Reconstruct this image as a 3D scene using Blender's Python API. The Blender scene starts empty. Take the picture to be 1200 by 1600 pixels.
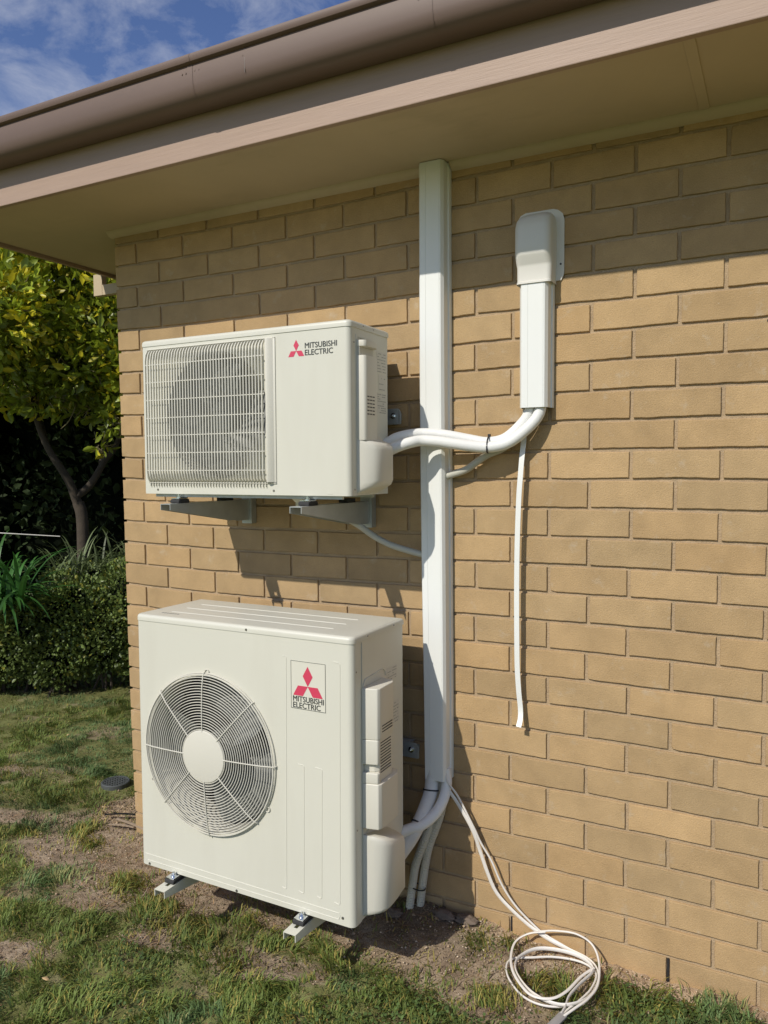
import bpy, bmesh, math, random
import numpy as np
from mathutils import Vector, Matrix, noise
random.seed(7); rng = np.random.default_rng(11)
sc = bpy.context.scene
COL = sc.collection
R = math.radians
# ------------------------------------------------------------------ camera
cam_d = bpy.data.cameras.new('camera'); cam = bpy.data.objects.new('camera', cam_d); COL.objects.link(cam)
YAW, PITCH, ROLL = -0.4815173, -0.0556142, -0.0048871
fwd = Vector((math.sin(YAW)*math.cos(PITCH), math.cos(YAW)*math.cos(PITCH), math.sin(PITCH)))
rt = Vector((math.cos(YAW), -math.sin(YAW), 0)); up = rt.cross(fwd)
r2 = math.cos(ROLL)*rt + math.sin(ROLL)*up; u2 = -math.sin(ROLL)*rt + math.cos(ROLL)*up
CAM = Vector((2.433194, -2.318984, 1.522703))
m = Matrix((r2, u2, -fwd)).transposed().to_4x4(); m.translation = CAM
cam.matrix_world = m
cam_d.sensor_fit = 'VERTICAL'; cam_d.sensor_height = 24.0; cam_d.lens = 1200.0*24.0/1600.0
cam_d.clip_start = 0.05; cam_d.clip_end = 3000
sc.camera = cam
# ------------------------------------------------------------------ light
SUN = Vector((0.275, 1.0, -0.86)).normalized()
EL = math.asin(-SUN.z); AZ = math.atan2(-SUN.x, -SUN.y)
sd = bpy.data.lights.new('sun', 'SUN'); sd.energy = 3.65; sd.angle = R(0.55); sd.color = (1.0, 0.945, 0.85)
so = bpy.data.objects.new('sun', sd); COL.objects.link(so)
so.rotation_euler = SUN.to_track_quat('-Z', 'Y').to_euler()
W = bpy.data.worlds.new('World'); sc.world = W; W.use_nodes = True
nt = W.node_tree; nt.nodes.clear()
def N(nt, t, **kw):
    n = nt.nodes.new(t)
    for k, v in kw.items():
        if k in n.inputs: n.inputs[k].default_value = v
        else: setattr(n, k, v)
    return n
sky = N(nt, 'ShaderNodeTexSky', sky_type='NISHITA', sun_disc=False, sun_elevation=EL, sun_rotation=AZ % (2*math.pi), air_density=1.0, dust_density=0.3, ozone_density=2.5)
tc = N(nt, 'ShaderNodeTexCoord'); mp = N(nt, 'ShaderNodeMapping'); mp.inputs['Scale'].default_value = (5, 5, 9)
cn = N(nt, 'ShaderNodeTexNoise', Scale=2.6, Detail=7.0, Roughness=0.62, Distortion=0.35)
cr = N(nt, 'ShaderNodeValToRGB'); cr.color_ramp.elements[0].position = 0.40; cr.color_ramp.elements[1].position = 0.80
cr.color_ramp.elements[1].color = (0.62, 0.62, 0.62, 1)
hs = N(nt, 'ShaderNodeHueSaturation', Hue=0.515, Saturation=1.12, Value=1.95)
mx = N(nt, 'ShaderNodeMixRGB'); mx.inputs[2].default_value = (10.5, 11.0, 12.5, 1)
bg = N(nt, 'ShaderNodeBackground', Strength=0.056); wo = N(nt, 'ShaderNodeOutputWorld')
L = nt.links.new
L(tc.outputs['Generated'], mp.inputs[0]); L(mp.outputs[0], cn.inputs['Vector']); L(cn.outputs['Fac'], cr.inputs[0])
L(sky.outputs[0], hs.inputs['Color']); L(hs.outputs[0], mx.inputs[1]); L(cr.outputs[0], mx.inputs[0]); L(mx.outputs[0], bg.inputs[0]); L(bg.outputs[0], wo.inputs[0])
sc.view_settings.view_transform = 'Standard'; sc.view_settings.look = 'None'; sc.view_settings.gamma = 1; sc.view_settings.exposure = 0.0
# ------------------------------------------------------------------ materials
def mat(name, c, rough=0.5, var=0.06, scale=6.0, bump=0.0, bscale=60.0, metal=0.0, spec=0.5, c2=None, det=5.0, hue_attr=None, transl=0.0, stretch=None, fine=0.0, coat=0.0):
    m = bpy.data.materials.new(name); m.use_nodes = True; nt = m.node_tree; L = nt.links.new
    b = nt.nodes['Principled BSDF']; b.inputs['Roughness'].default_value = rough; b.inputs['Metallic'].default_value = metal
    b.inputs['Specular IOR Level'].default_value = spec
    if coat: b.inputs['Coat Weight'].default_value = coat
    t = N(nt, 'ShaderNodeTexCoord'); vec = t.outputs['Object']
    if stretch:
        mp = N(nt, 'ShaderNodeMapping'); mp.inputs['Scale'].default_value = stretch; L(vec, mp.inputs[0]); vec = mp.outputs[0]
    n = N(nt, 'ShaderNodeTexNoise', Scale=scale, Detail=det, Roughness=0.6); L(vec, n.inputs['Vector'])
    r = N(nt, 'ShaderNodeValToRGB'); r.color_ramp.elements[0].position = 0.3; r.color_ramp.elements[1].position = 0.7
    c2 = c2 or tuple(min(1, x*(1+var)) for x in c); c1 = c if c2 is not None and var == 0 else tuple(x*(1-var) for x in c)
    r.color_ramp.elements[0].color = (*c1, 1); r.color_ramp.elements[1].color = (*c2, 1)
    L(n.outputs['Fac'], r.inputs[0]); out = r.outputs[0]
    if fine:
        n3 = N(nt, 'ShaderNodeTexNoise', Scale=420.0, Detail=3.0); L(vec, n3.inputs['Vector'])
        mr = N(nt, 'ShaderNodeMapRange'); mr.inputs[1].default_value = 0.25; mr.inputs[2].default_value = 0.75; mr.inputs[3].default_value = 1-fine; mr.inputs[4].default_value = 1+fine
        L(n3.outputs['Fac'], mr.inputs[0])
        mm = N(nt, 'ShaderNodeMixRGB', blend_type='MULTIPLY'); mm.inputs[0].default_value = 1; L(out, mm.inputs[1]); L(mr.outputs[0], mm.inputs[2]); out = mm.outputs[0]
    if hue_attr:
        a = N(nt, 'ShaderNodeAttribute', attribute_name=hue_attr)
        mm = N(nt, 'ShaderNodeMixRGB', blend_type='MULTIPLY'); mm.inputs[0].default_value = 1; L(out, mm.inputs[1]); L(a.outputs['Color'], mm.inputs[2]); out = mm.outputs[0]
    L(out, b.inputs['Base Color'])
    if bump:
        n2 = N(nt, 'ShaderNodeTexNoise', Scale=bscale, Detail=6.0, Roughness=0.65); L(vec, n2.inputs['Vector'])
        bp = N(nt, 'ShaderNodeBump', Strength=bump, Distance=0.004); L(n2.outputs['Fac'], bp.inputs['Height']); L(bp.outputs[0], b.inputs['Normal'])
    if transl:
        tr = N(nt, 'ShaderNodeBsdfTranslucent'); L(out, tr.inputs['Color'])
        ms = N(nt, 'ShaderNodeMixShader'); ms.inputs[0].default_value = transl
        o = nt.nodes['Material Output']; L(b.outputs[0], ms.inputs[1]); L(tr.outputs[0], ms.inputs[2]); L(ms.outputs[0], o.inputs['Surface'])
    return m
M = {}
M['brick'] = mat('brick_face', (0.44, 0.302, 0.157), 0.9, 0.12, 9.0, 0.55, 240.0, spec=0.2, hue_attr='tint', fine=0.10)
M['mortar'] = mat('mortar', (0.44, 0.328, 0.205), 0.95, 0.12, 20.0, 0.9, 220.0, spec=0.1, fine=0.15)
M['cream'] = mat('cream_enamel', (0.655, 0.64, 0.545), 0.38, 0.015, 1.7, 0.02, 30.0)
M['creamp'] = mat('cream_plastic', (0.665, 0.64, 0.55), 0.45, 0.015, 3.0, 0.03, 300.0)
M['pvc'] = mat('white_pvc', (0.79, 0.80, 0.765), 0.42, 0.012, 2.5)
M['pvc2'] = mat('pvc_end_cap', (0.72, 0.70, 0.64), 0.45, 0.015, 3.0)
M['foam'] = mat('white_pipe_lagging', (0.80, 0.80, 0.77), 0.6, 0.02, 8.0, 0.15, 90.0)
M['tape'] = mat('white_wrapped_tape', (0.70, 0.69, 0.65), 0.65, 0.05, 30.0, 0.4, 60.0)
M['conduit'] = mat('grey_conduit', (0.47, 0.46, 0.39), 0.5, 0.04, 12.0)
M['hose'] = mat('cream_drain_hose', (0.60, 0.57, 0.46), 0.5, 0.04, 12.0)
M['cable'] = mat('white_cable_sheath', (0.76, 0.72, 0.66), 0.45, 0.03, 14.0)
M['black'] = mat('black_nylon', (0.02, 0.02, 0.022), 0.5, 0.1)
M['dark'] = mat('dark_interior', (0.02, 0.022, 0.02), 0.7, 0.1, 30)
M['coil_shade_lining'] = mat('coil_fins_shade', (0.045, 0.048, 0.042), 0.6, 0.2, 3.0, metal=0.2)  # darkened so the casing interior looks shaded
M['blade'] = mat('fan_blade_grey', (0.15, 0.155, 0.145), 0.5, 0.05)
M['shroud'] = mat('shroud_cream', (0.55, 0.53, 0.45), 0.5, 0.03)
M['galv'] = mat('galvanised_steel', (0.50, 0.52, 0.50), 0.45, 0.08, 18.0, metal=0.55)
M['bracketp'] = mat('bracket_cream_paint', (0.66, 0.645, 0.54), 0.45, 0.03, 12.0)
M['zinc'] = mat('bright_zinc', (0.75, 0.78, 0.80), 0.22, 0.05, 30.0, metal=1.0)
M['rubber'] = mat('rubber', (0.03, 0.03, 0.03), 0.8, 0.1)
M['screw'] = mat('screw_head', (0.30, 0.28, 0.24), 0.35, 0.1, metal=0.8)
M['red'] = mat('red_print', (0.62, 0.055, 0.11), 0.4, 0.02)
M['ink'] = mat('dark_print', (0.045, 0.05, 0.045), 0.5, 0.02)
M['plate'] = mat('badge_plate', (0.68, 0.66, 0.56), 0.3, 0.01)
M['label'] = mat('paper_label', (0.62, 0.60, 0.53), 0.5, 0.02)
M['ink2'] = mat('pale_grey_print', (0.26, 0.26, 0.23), 0.5, 0.02)
M['soffit'] = mat('soffit_paint', (0.53, 0.425, 0.285), 0.7, 0.07, 2.2, 0.08, 25.0)
M['fascia'] = mat('fascia_paint', (0.385, 0.27, 0.202), 0.55, 0.05, 3.0, 0.22, 9.0, stretch=(1.0, 14.0, 14.0))
M['gutter'] = mat('gutter_steel_paint', (0.150, 0.098, 0.074), 0.55, 0.05, 2.4, 0.05, 8.0)
M['trim'] = mat('pale_eave_trim', (0.55, 0.53, 0.48), 0.6, 0.05)
M['roof'] = mat('roof_tile', (0.25, 0.12, 0.08), 0.8, 0.15, 9.0, 0.5)
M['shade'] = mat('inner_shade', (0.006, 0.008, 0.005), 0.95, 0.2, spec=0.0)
M['bark'] = mat('bark', (0.060, 0.046, 0.032), 0.9, 0.25, 9.0, 1.0, 40.0)
M['twig'] = mat('twig', (0.20, 0.17, 0.08), 0.8, 0.2, 20.0)
M['leafC'] = mat('citrus_leaf', (0.27, 0.335, 0.028), 0.42, 0.3, 2.2, hue_attr='tint', transl=0.32)
M['leafH'] = mat('hedge_leaf', (0.145, 0.20, 0.05), 0.45, 0.25, 3.0, hue_attr='tint', transl=0.18)
M['leafD'] = mat('shade_dark_shrub_leaf', (0.034, 0.052, 0.020), 0.7, 0.3, 2.0, hue_attr='tint', spec=0.15)  # leaf colour kept near black to stand for deep shade
M['leafS'] = mat('strap_leaf', (0.06, 0.17, 0.035), 0.38, 0.2, 4.0, hue_attr='tint', transl=0.2)
M['leafP'] = mat('narrow_leaf', (0.14, 0.18, 0.075), 0.5, 0.2, 4.0, hue_attr='tint', transl=0.2)
M['grass'] = mat('grass_blade', (0.15, 0.205, 0.06), 0.55, 0.2, 1.6, hue_attr='tint', transl=0.25, spec=0.25)
M['clover'] = mat('clover_leaf', (0.12, 0.185, 0.055), 0.55, 0.2, 5.0, hue_attr='tint', transl=0.22, spec=0.25)
M['straw'] = mat('straw', (0.45, 0.33, 0.20), 0.8, 0.2, 6.0, hue_attr='tint')
M['chip'] = mat('limestone_chip', (0.55, 0.45, 0.33), 0.9, 0.25, 30.0, hue_attr='tint')
M['wood'] = mat('weathered_wood', (0.33, 0.25, 0.17), 0.85, 0.25, 20.0, 0.5, stretch=(3, 20, 20))
M['grate'] = mat('grey_grate', (0.085, 0.092, 0.090), 0.5, 0.1, 20.0)
M['gtape'] = mat('grey_tape', (0.30, 0.29, 0.28), 0.5, 0.1, 40.0)
def add_specks(m, scale, lo, hi, col, amt, seed=0.0, stretch=(1, 1, 1)):
    nt = m.node_tree; L = nt.links.new; b = nt.nodes['Principled BSDF']; src = b.inputs['Base Color'].links[0].from_socket
    t = N(nt, 'ShaderNodeTexCoord'); mp = N(nt, 'ShaderNodeMapping'); mp.inputs['Location'].default_value = (seed, seed*.7, seed*1.3); mp.inputs['Scale'].default_value = stretch
    n = N(nt, 'ShaderNodeTexNoise', Scale=scale, Detail=4.0, Roughness=0.7); L(t.outputs['Object'], mp.inputs[0]); L(mp.outputs[0], n.inputs['Vector'])
    r = N(nt, 'ShaderNodeMapRange'); r.inputs[1].default_value = lo; r.inputs[2].default_value = hi; r.inputs[3].default_value = 0; r.inputs[4].default_value = amt; L(n.outputs['Fac'], r.inputs[0])
    mm = N(nt, 'ShaderNodeMixRGB'); mm.inputs[2].default_value = (*col, 1); L(r.outputs[0], mm.inputs[0]); L(src, mm.inputs[1]); L(mm.outputs[0], b.inputs['Base Color'])
add_specks(M['brick'], 95.0, .66, .74, (.20, .12, .06), .75)
add_specks(M['brick'], 16.0, .60, .80, (.52, .44, .33), .55, 3.1)
add_specks(M['brick'], 9.0, .66, .80, (.30, .19, .10), .35, 7.7)
add_specks(M['brick'], 170.0, .68, .75, (.62, .54, .42), .7, 5.2)
add_specks(M['soffit'], 6.0, .55, .8, (.36, .29, .18), .5, 2.0, (.4, 1, 1))
add_specks(M['gutter'], 12.0, .60, .8, (.11, .073, .056), .5, 2.0, (.3, 1, 1))
add_specks(M['cream'], 40.0, .70, .78, (.50, .46, .36), .35, 1.0)
add_specks(M['cream'], 5.0, .50, .80, (.50, .47, .38), .22, 4.0, (1, 1, .2))
add_specks(M['pvc'], 30.0, .68, .80, (.62, .60, .52), .4, 1.5, (1, 1, .3))
# ------------------------------------------------------------------ mesh helpers
class MB:
    def __init__(s): s.v = []; s.f = []
    def add(s, vs, fs):
        o = len(s.v); s.v += [tuple(p) for p in vs]; s.f += [tuple(i+o for i in f) for f in fs]; return s
    def box(s, x0, x1, y0, y1, z0, z1):
        return s.add([(x, y, z) for x in (x0, x1) for y in (y0, y1) for z in (z0, z1)],
                     [(0,1,3,2),(4,6,7,5),(0,4,5,1),(2,3,7,6),(0,2,6,4),(1,5,7,3)])
    def prism(s, pts, ax, a0, a1, cap=True):
        # pts: closed 2D polygon; ax: extrusion axis ('x': pts=(y,z), 'y': (x,z), 'z': (x,y))
        def P(p, a): return {'x': (a, p[0], p[1]), 'y': (p[0], a, p[1]), 'z': (p[0], p[1], a)}[ax]
        n = len(pts); vs = [P(p, a0) for p in pts]+[P(p, a1) for p in pts]
        fs = [(i, (i+1) % n, n+(i+1) % n, n+i) for i in range(n)]
        if cap: fs += [tuple(range(n))[::-1], tuple(range(n, 2*n))]
        return s.add(vs, fs)
    def sheet(s, pts, ax, a0, a1, n2=1):   # open path extruded
        def P(p, a): return {'x': (a, p[0], p[1]), 'y': (p[0], a, p[1]), 'z': (p[0], p[1], a)}[ax]
        n = len(pts)
        return s.add([P(p, a0) for p in pts]+[P(p, a1) for p in pts], [(i, i+1, n+i+1, n+i) for i in range(n-1)])
    def tube(s, path, r, n=8, flat=1.0, cap=True, upv=None):
        path = [Vector(p) for p in path]; m = len(path); vs = []; prev = None
        for i, p in enumerate(path):
            t = (path[min(i+1, m-1)]-path[max(i-1, 0)]).normalized()
            if prev is None:
                a = Vector(upv) if upv else (Vector((0, 0, 1)) if abs(t.z) < .9 else Vector((0, 1, 0)))
            else: a = prev
            a = (a-t*a.dot(t)).normalized(); prev = a; b = t.cross(a)
            ri = r[i] if hasattr(r, '__len__') else r
            for k in range(n):
                w = 2*math.pi*k/n
                vs.append(p+a*math.cos(w)*ri*flat+b*math.sin(w)*ri)
        fs = [(i*n+k, i*n+(k+1) % n, (i+1)*n+(k+1) % n, (i+1)*n+k) for i in range(m-1) for k in range(n)]
        if cap: fs += [tuple(range(n))[::-1], tuple((m-1)*n+k for k in range(n))]
        return s.add(vs, fs)
    def cyl(s, c, axis, r, h, n=16, r2=None):
        c = Vector(c); ax = Vector(axis).normalized(); r2 = r if r2 is None else r2
        return s.tube([c, c+ax*h], [r, r2], n)
    def build(s, name, material, parent=None, smooth=0, loc=None, bevel=0, bseg=2):
        me = bpy.data.meshes.new(name); me.from_pydata(s.v, [], s.f)
        if bevel:
            bm = bmesh.new(); bm.from_mesh(me)
            bmesh.ops.recalc_face_normals(bm, faces=bm.faces)
            es = [e for e in bm.edges if len(e.link_faces) == 2 and e.calc_face_angle(0) > R(25)]
            bmesh.ops.bevel(bm, geom=es, offset=bevel, segments=bseg, profile=0.6, affect='EDGES', clamp_overlap=True)
            bm.to_mesh(me); bm.free()
        else:
            bm = bmesh.new(); bm.from_mesh(me); bmesh.ops.recalc_face_normals(bm, faces=bm.faces); bm.to_mesh(me); bm.free()
        if smooth:
            me.shade_smooth(); me.set_sharp_from_angle(angle=R(smooth))
        me.materials.append(material)
        o = bpy.data.objects.new(name, me); COL.objects.link(o)
        if parent: o.parent = parent
        return o
def tag(o, label, cat, group=None, kind=None):
    if label: o['label'] = label
    if cat: o['category'] = cat
    if group: o['group'] = group
    if kind: o['kind'] = kind
    return o
def thing(name, label, cat, group=None):
    o = bpy.data.objects.new(name, None); o.empty_display_size = 0.1; COL.objects.link(o)
    return tag(o, label, cat, group)
def spline(pts, n=8):
    P = [Vector(p) for p in pts]; P = [P[0]*2-P[1]]+P+[P[-1]*2-P[-2]]; out = []
    for i in range(1, len(P)-2):
        for k in range(n):
            t = k/n; a, b, c, d = P[i-1:i+3]
            out.append(0.5*((2*b)+(c-a)*t+(2*a-5*b+4*c-d)*t*t+(3*b-a-3*c+d)*t**3))
    out.append(P[-2]); return out
def set_tint(me, cols_per_face):
    a = me.attributes.new('tint', 'FLOAT_COLOR', 'FACE')
    c = np.ones((len(me.polygons), 4), dtype=np.float32); c[:, :3] = cols_per_face
    a.data.foreach_set('color', c.ravel())
def np_mesh(name, V, F, material, parent=None, tint=None, smooth=False):
    """V (n,3) F (m,k) arrays of equal sized faces"""
    me = bpy.data.meshes.new(name); V = np.asarray(V, np.float32); F = np.asarray(F, np.int32)
    me.vertices.add(len(V)); me.vertices.foreach_set('co', V.ravel())
    k = F.shape[1]; me.loops.add(F.size); me.loops.foreach_set('vertex_index', F.ravel())
    me.polygons.add(len(F)); me.polygons.foreach_set('loop_start', np.arange(0, F.size, k, dtype=np.int32))
    me.update(calc_edges=True)
    if tint is not None: set_tint(me, tint)
    if smooth: me.shade_smooth()
    me.materials.append(material)
    o = bpy.data.objects.new(name, me); COL.objects.link(o)
    if parent: o.parent = parent
    return o
# ------------------------------------------------------------------ ground
def vnoise(x, y, s, seed=0):
    """cheap smooth value noise, vectorised"""
    x = np.asarray(x, float)*s+seed*17.3; y = np.asarray(y, float)*s+seed*9.1
    xi = np.floor(x).astype(int); yi = np.floor(y).astype(int); fx = x-xi; fy = y-yi
    fx = fx*fx*(3-2*fx); fy = fy*fy*(3-2*fy)
    def h(a, b):
        n = (a*374761393+b*668265263+seed*1442695) & 0xffffffff; n = ((n ^ (n >> 13))*1274126177) & 0xffffffff
        return ((n ^ (n >> 16)) & 0xffff)/65535.0
    return (h(xi, yi)*(1-fx)*(1-fy)+h(xi+1, yi)*fx*(1-fy)+h(xi, yi+1)*(1-fx)*fy+h(xi+1, yi+1)*fx*fy)
def gz(x, y):
    x = np.asarray(x, float); y = np.asarray(y, float)
    z = 0.050*np.exp(-((x-1.42)/0.36)**2)*np.exp(-(y/0.22)**2)
    z = z+0.030*(vnoise(x, y, 2.1, 1)-.5)*np.clip(np.abs(y)*4, 0, 1)+0.016*(vnoise(x, y, 9, 2)-.5)+0.006*(vnoise(x, y, 31, 3)-.5)
    z = z+0.012*np.exp(-((x-2.2)/0.35)**2)*np.exp(-(y/0.06)**2)
    return z
def bare(x, y):
    """0..1 how bare the soil is"""
    x = np.asarray(x, float); y = np.asarray(y, float)
    def e(cx, cy, rx, ry, a=0.0, w=1.0):
        c, s = math.cos(a), math.sin(a); dx = x-cx; dy = y-cy; q = ((dx*c+dy*s)/rx)**2+((-dx*s+dy*c)/ry)**2
        return w*np.clip(1.35-q, 0, 1)
    b = np.maximum.reduce([e(0.45, -.14, .66, .33), e(-.05, -.30, .42, .13, -.35), e(.30, -.48, .20, .07, .2, .85), e(-.55, -.12, .25, .07, .3, .8), e(0.1, -.22, .38, .16), e(-.12, .12, .22, .30), e(1.5, -.12, .55, .24, -.1, .95), e(1.72, -.28, .25, .12, 0, .75),
        e(2.1, -.01, .75, .075), e(.42, -.37, .30, .10, .4, .8), e(1.05, -.47, .26, .08, .2, .85), e(.30, -.80, .14, .07, .3, .7), e(-.9, .25, .35, .10, .5, .35), e(-1.0, .85, .3, .10, .5, .3),
        e(.68, -.50, .18, .08, .3, .7), e(-.3, -.05, .3, .08, .4, .6), e(1.9, -.2, .16, .10, 0, .2), e(0.0, .4, .12, 2.5, 0, .5)])
    n = vnoise(x, y, 7, 5)*.6+vnoise(x, y, 17, 6)*.4
    return np.clip(b*1.25+(n-.5)*1.3-.12, 0, 1)
def axis_pts(segs):
    out = []
    for a, b, st in segs:
        out += list(np.arange(a, b, st))
    return np.array(out+[segs[-1][1]])
gx = axis_pts([(-300, -60, 40), (-60, -10, 5), (-10, -2.6, .4), (-2.6, -.9, .05), (-.9, 2.7, .014), (2.7, 5, .15), (5, 60, 5), (60, 300, 40)])
gy = axis_pts([(-300, -60, 40), (-60, -5, 5), (-5, -1.15, .15), (-1.15, .42, .014), (.42, 2.2, .05), (2.2, 8, .3), (8, 60, 5), (60, 300, 40)])
GX, GY = np.meshgrid(gx, gy, indexing='ij'); GZ = gz(GX, GY)-0.004
near = (GX > -.9) & (GX < 2.7) & (GY > -1.15) & (GY < .42)
rough = (vnoise(GX, GY, 60, 8)-.5)*.006+(vnoise(GX, GY, 130, 9)-.5)*.004
GZ = GZ+np.where(near, rough*(0.6+bare(GX, GY)), 0)
nx, ny = GX.shape; idx = np.arange(nx*ny).reshape(nx, ny)
F = np.stack([idx[:-1, :-1], idx[1:, :-1], idx[1:, 1:], idx[:-1, 1:]], -1).reshape(-1, 4)
msoil = bpy.data.materials.new('soil'); msoil.use_nodes = True; nt = msoil.node_tree; L = nt.links.new; b = nt.nodes['Principled BSDF']
b.inputs['Roughness'].default_value = 0.95; b.inputs['Specular IOR Level'].default_value = 0.15
t = N(nt, 'ShaderNodeTexCoord')
n1 = N(nt, 'ShaderNodeTexNoise', Scale=7.0, Detail=8.0, Roughness=0.65); L(t.outputs['Object'], n1.inputs['Vector'])
r1 = N(nt, 'ShaderNodeValToRGB'); e = r1.color_ramp.elements
e[0].position = .30; e[0].color = (0.20, 0.145, 0.098, 1); e[1].position = .72; e[1].color = (0.52, 0.42, 0.30, 1)
x = r1.color_ramp.elements.new(.5); x.color = (0.36, 0.275, 0.19, 1)
L(n1.outputs['Fac'], r1.inputs[0])
at = N(nt, 'ShaderNodeAttribute', attribute_name='tint'); mm = N(nt, 'ShaderNodeMixRGB', blend_type='MULTIPLY'); mm.inputs[0].default_value = 1
n2 = N(nt, 'ShaderNodeTexNoise', Scale=160.0, Detail=5.0, Roughness=0.7); L(t.outputs['Object'], n2.inputs['Vector'])
mr = N(nt, 'ShaderNodeMapRange'); mr.inputs[1].default_value = .3; mr.inputs[2].default_value = .7; mr.inputs[3].default_value = .62; mr.inputs[4].default_value = 1.35; L(n2.outputs['Fac'], mr.inputs[0])
m2 = N(nt, 'ShaderNodeMixRGB', blend_type='MULTIPLY'); m2.inputs[0].default_value = 1
L(r1.outputs[0], mm.inputs[1]); L(at.outputs['Color'], mm.inputs[2]); L(mm.outputs[0], m2.inputs[1]); L(mr.outputs[0], m2.inputs[2]); L(m2.outputs[0], b.inputs['Base Color'])
bp = N(nt, 'ShaderNodeBump', Strength=1.0, Distance=0.006); L(n2.outputs['Fac'], bp.inputs['Height']); L(bp.outputs[0], b.inputs['Normal'])
fc = np.stack([GX, GY], -1); cx = (fc[:-1, :-1, 0]+fc[1:, 1:, 0]).ravel()/2; cy = (fc[:-1, :-1, 1]+fc[1:, 1:, 1]).ravel()/2
bb = bare(cx, cy); dist = np.sqrt((cx-1)**2+cy**2)
tint = np.ones((len(cx), 3)); gcol = np.array([.50, .66, .34])
kk = np.clip(1.0-bb*1.3, 0, 1)[:, None]; tint = tint*(1-kk)+gcol*kk
sand = (np.exp(-(cy/.07)**2)*(cx > 1.55)*(cy < .1))[:, None]; tint = tint*(1+sand*np.array([.55, .5, .42]))
dark_soil = (np.exp(-((cx-1.38)/.22)**2-((cy+.06)/.13)**2))[:, None]; tint = tint*(1-.45*dark_soil)  # soil tint made darker round the hose ends
tint = np.where(dist[:, None] > 12, tint*np.array([.6, .9, .5]), tint)
g = np_mesh('ground', np.stack([GX, GY, GZ], -1).reshape(-1, 3), F, msoil, tint=tint, smooth=True); g['kind'] = 'structure'
# ------------------------------------------------------------------ the house
house = thing('brick_house', 'tan brick house corner with painted soffit, fascia and brown gutter', 'house')
CZ = [-0.00979, -0.03067, 0.02686, 0.03141, -0.00394, -0.01361, -0.00736, -0.00065, 0.0024, 0.00129]
CX = [0.03159, -0.01595, -0.03611, -0.0046, 0.01298, 0.01637, 0.00271, -0.00212, 1e-05, -0.0037]
def warp(x, z):
    X = min(max(x, 0), 2.45); Z = min(max(z, 0), 2.5)
    b = (1, X, Z, X*X, X*Z, Z*Z, X**3, X*X*Z, X*Z*Z, Z**3)
    return x+sum(c*v for c, v in zip(CX, b)), z+sum(c*v for c, v in zip(CZ, b))
PT = 0.0873142
bricks = MB(); btint = []
rb = random.Random(3)
def brick(a0, a1, z0, z1, side=False, depth=0.10, off=0.0):
    """a runs along x on the front wall, along y on the side wall"""
    na = max(4, int((a1-a0)/.018)); nz = 6; per = []
    for i in range(na): per.append((i/na, 0))
    for i in range(nz): per.append((1, i/nz))
    for i in range(na): per.append((1-i/na, 1))
    for i in range(nz): per.append((0, 1-i/nz))
    w = a1-a0; h = z1-z0; n = len(per)
    sl = [rb.uniform(-.0012, .0012) for _ in range(4)]
    chip = rb.random() < .12; cc = (rb.choice((0, 1)), rb.choice((0, 0, 1))); cs = rb.uniform(.002, .0055)
    pj = [rb.uniform(-.0006, .0006) for _ in range(n)]
    layers = [(0.0020, 0.0), (0.0007, 0.0008), (0.0, 0.003), (0.0, depth)]; vs = []
    for li, (ins, d) in enumerate(layers):
        for k, (u, v) in enumerate(per):
            du = ins*(1 if u < .5 else -1) if u in (0, 1) else 0
            dv = ins*(1 if v < .5 else -1) if v in (0, 1) else 0
            a = a0+u*w+du; z = z0+v*h+dv
            if v == 0: z += sl[0]*math.sin(u*5+sl[1]*4000)+pj[k]*1.3
            if v == 1: z += sl[2]*math.sin(u*4+sl[3]*4000)+pj[k]
            if u in (0, 1): a += pj[k]
            dd = d+off
            if chip and li < 3:
                q = math.hypot((u-cc[0])*w, (v-cc[1])*h)
                if q < cs*1.6:
                    kf = 1-q/(cs*1.6); a += (1 if cc[0] == 0 else -1)*cs*.5*kf; z += (1 if cc[1] == 0 else -1)*cs*.45*kf; dd += .002*kf
            if side:
                X, Z = warp(0, z); vs.append((X+dd-0.0, a, Z))
            else:
                X, Z = warp(a, z); vs.append((X, dd, Z))
    fs = [tuple(range(n))]
    for l in range(3):
        for k in range(n): fs.append((l*n+k, (l+1)*n+k, (l+1)*n+(k+1) % n, l*n+(k+1) % n))
    bricks.add(vs, fs)
    t = 1+rb.gauss(0, .05); hue = rb.gauss(0, .013); g_ = .5*rb.random()**3
    col = np.array([t*(1+hue), t, t*(1-hue*1.2)])
    btint.extend([col]*len(fs))
G = 0.0052
for k in range(0, 30):                     # course 0 is the top one under the soffit
    z0 = (28-k)*PT+G; z1 = (29-k)*PT-G
    if k > 28: z0 -= 0
    first = .235 if k % 2 == 0 else .115
    edges = [0.0-G]+[first+.24*i+rb.uniform(-.0025, .0025) for i in range(16)]
    for i in range(len(edges)-1):
        if k == 4 and i == 1: continue
        a, b_ = edges[i]+G, edges[i+1]-G
        if k == 4 and i == 2: a = edges[1]+G
        j = rb.uniform(-.001, .001)
        brick(a, b_, z0+j, z1+j, off=rb.uniform(-.0008, .0008))
    s = .12 if k % 2 == 0 else .24
    edges = [s+.24*i for i in range(15)]
    for i in range(len(edges)-1): brick(edges[i]+G, edges[i+1]-G, z0, z1, side=True)
wall = bricks.build('wall', M['brick'], house, smooth=28)
set_tint(wall.data, np.array(btint))
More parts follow.
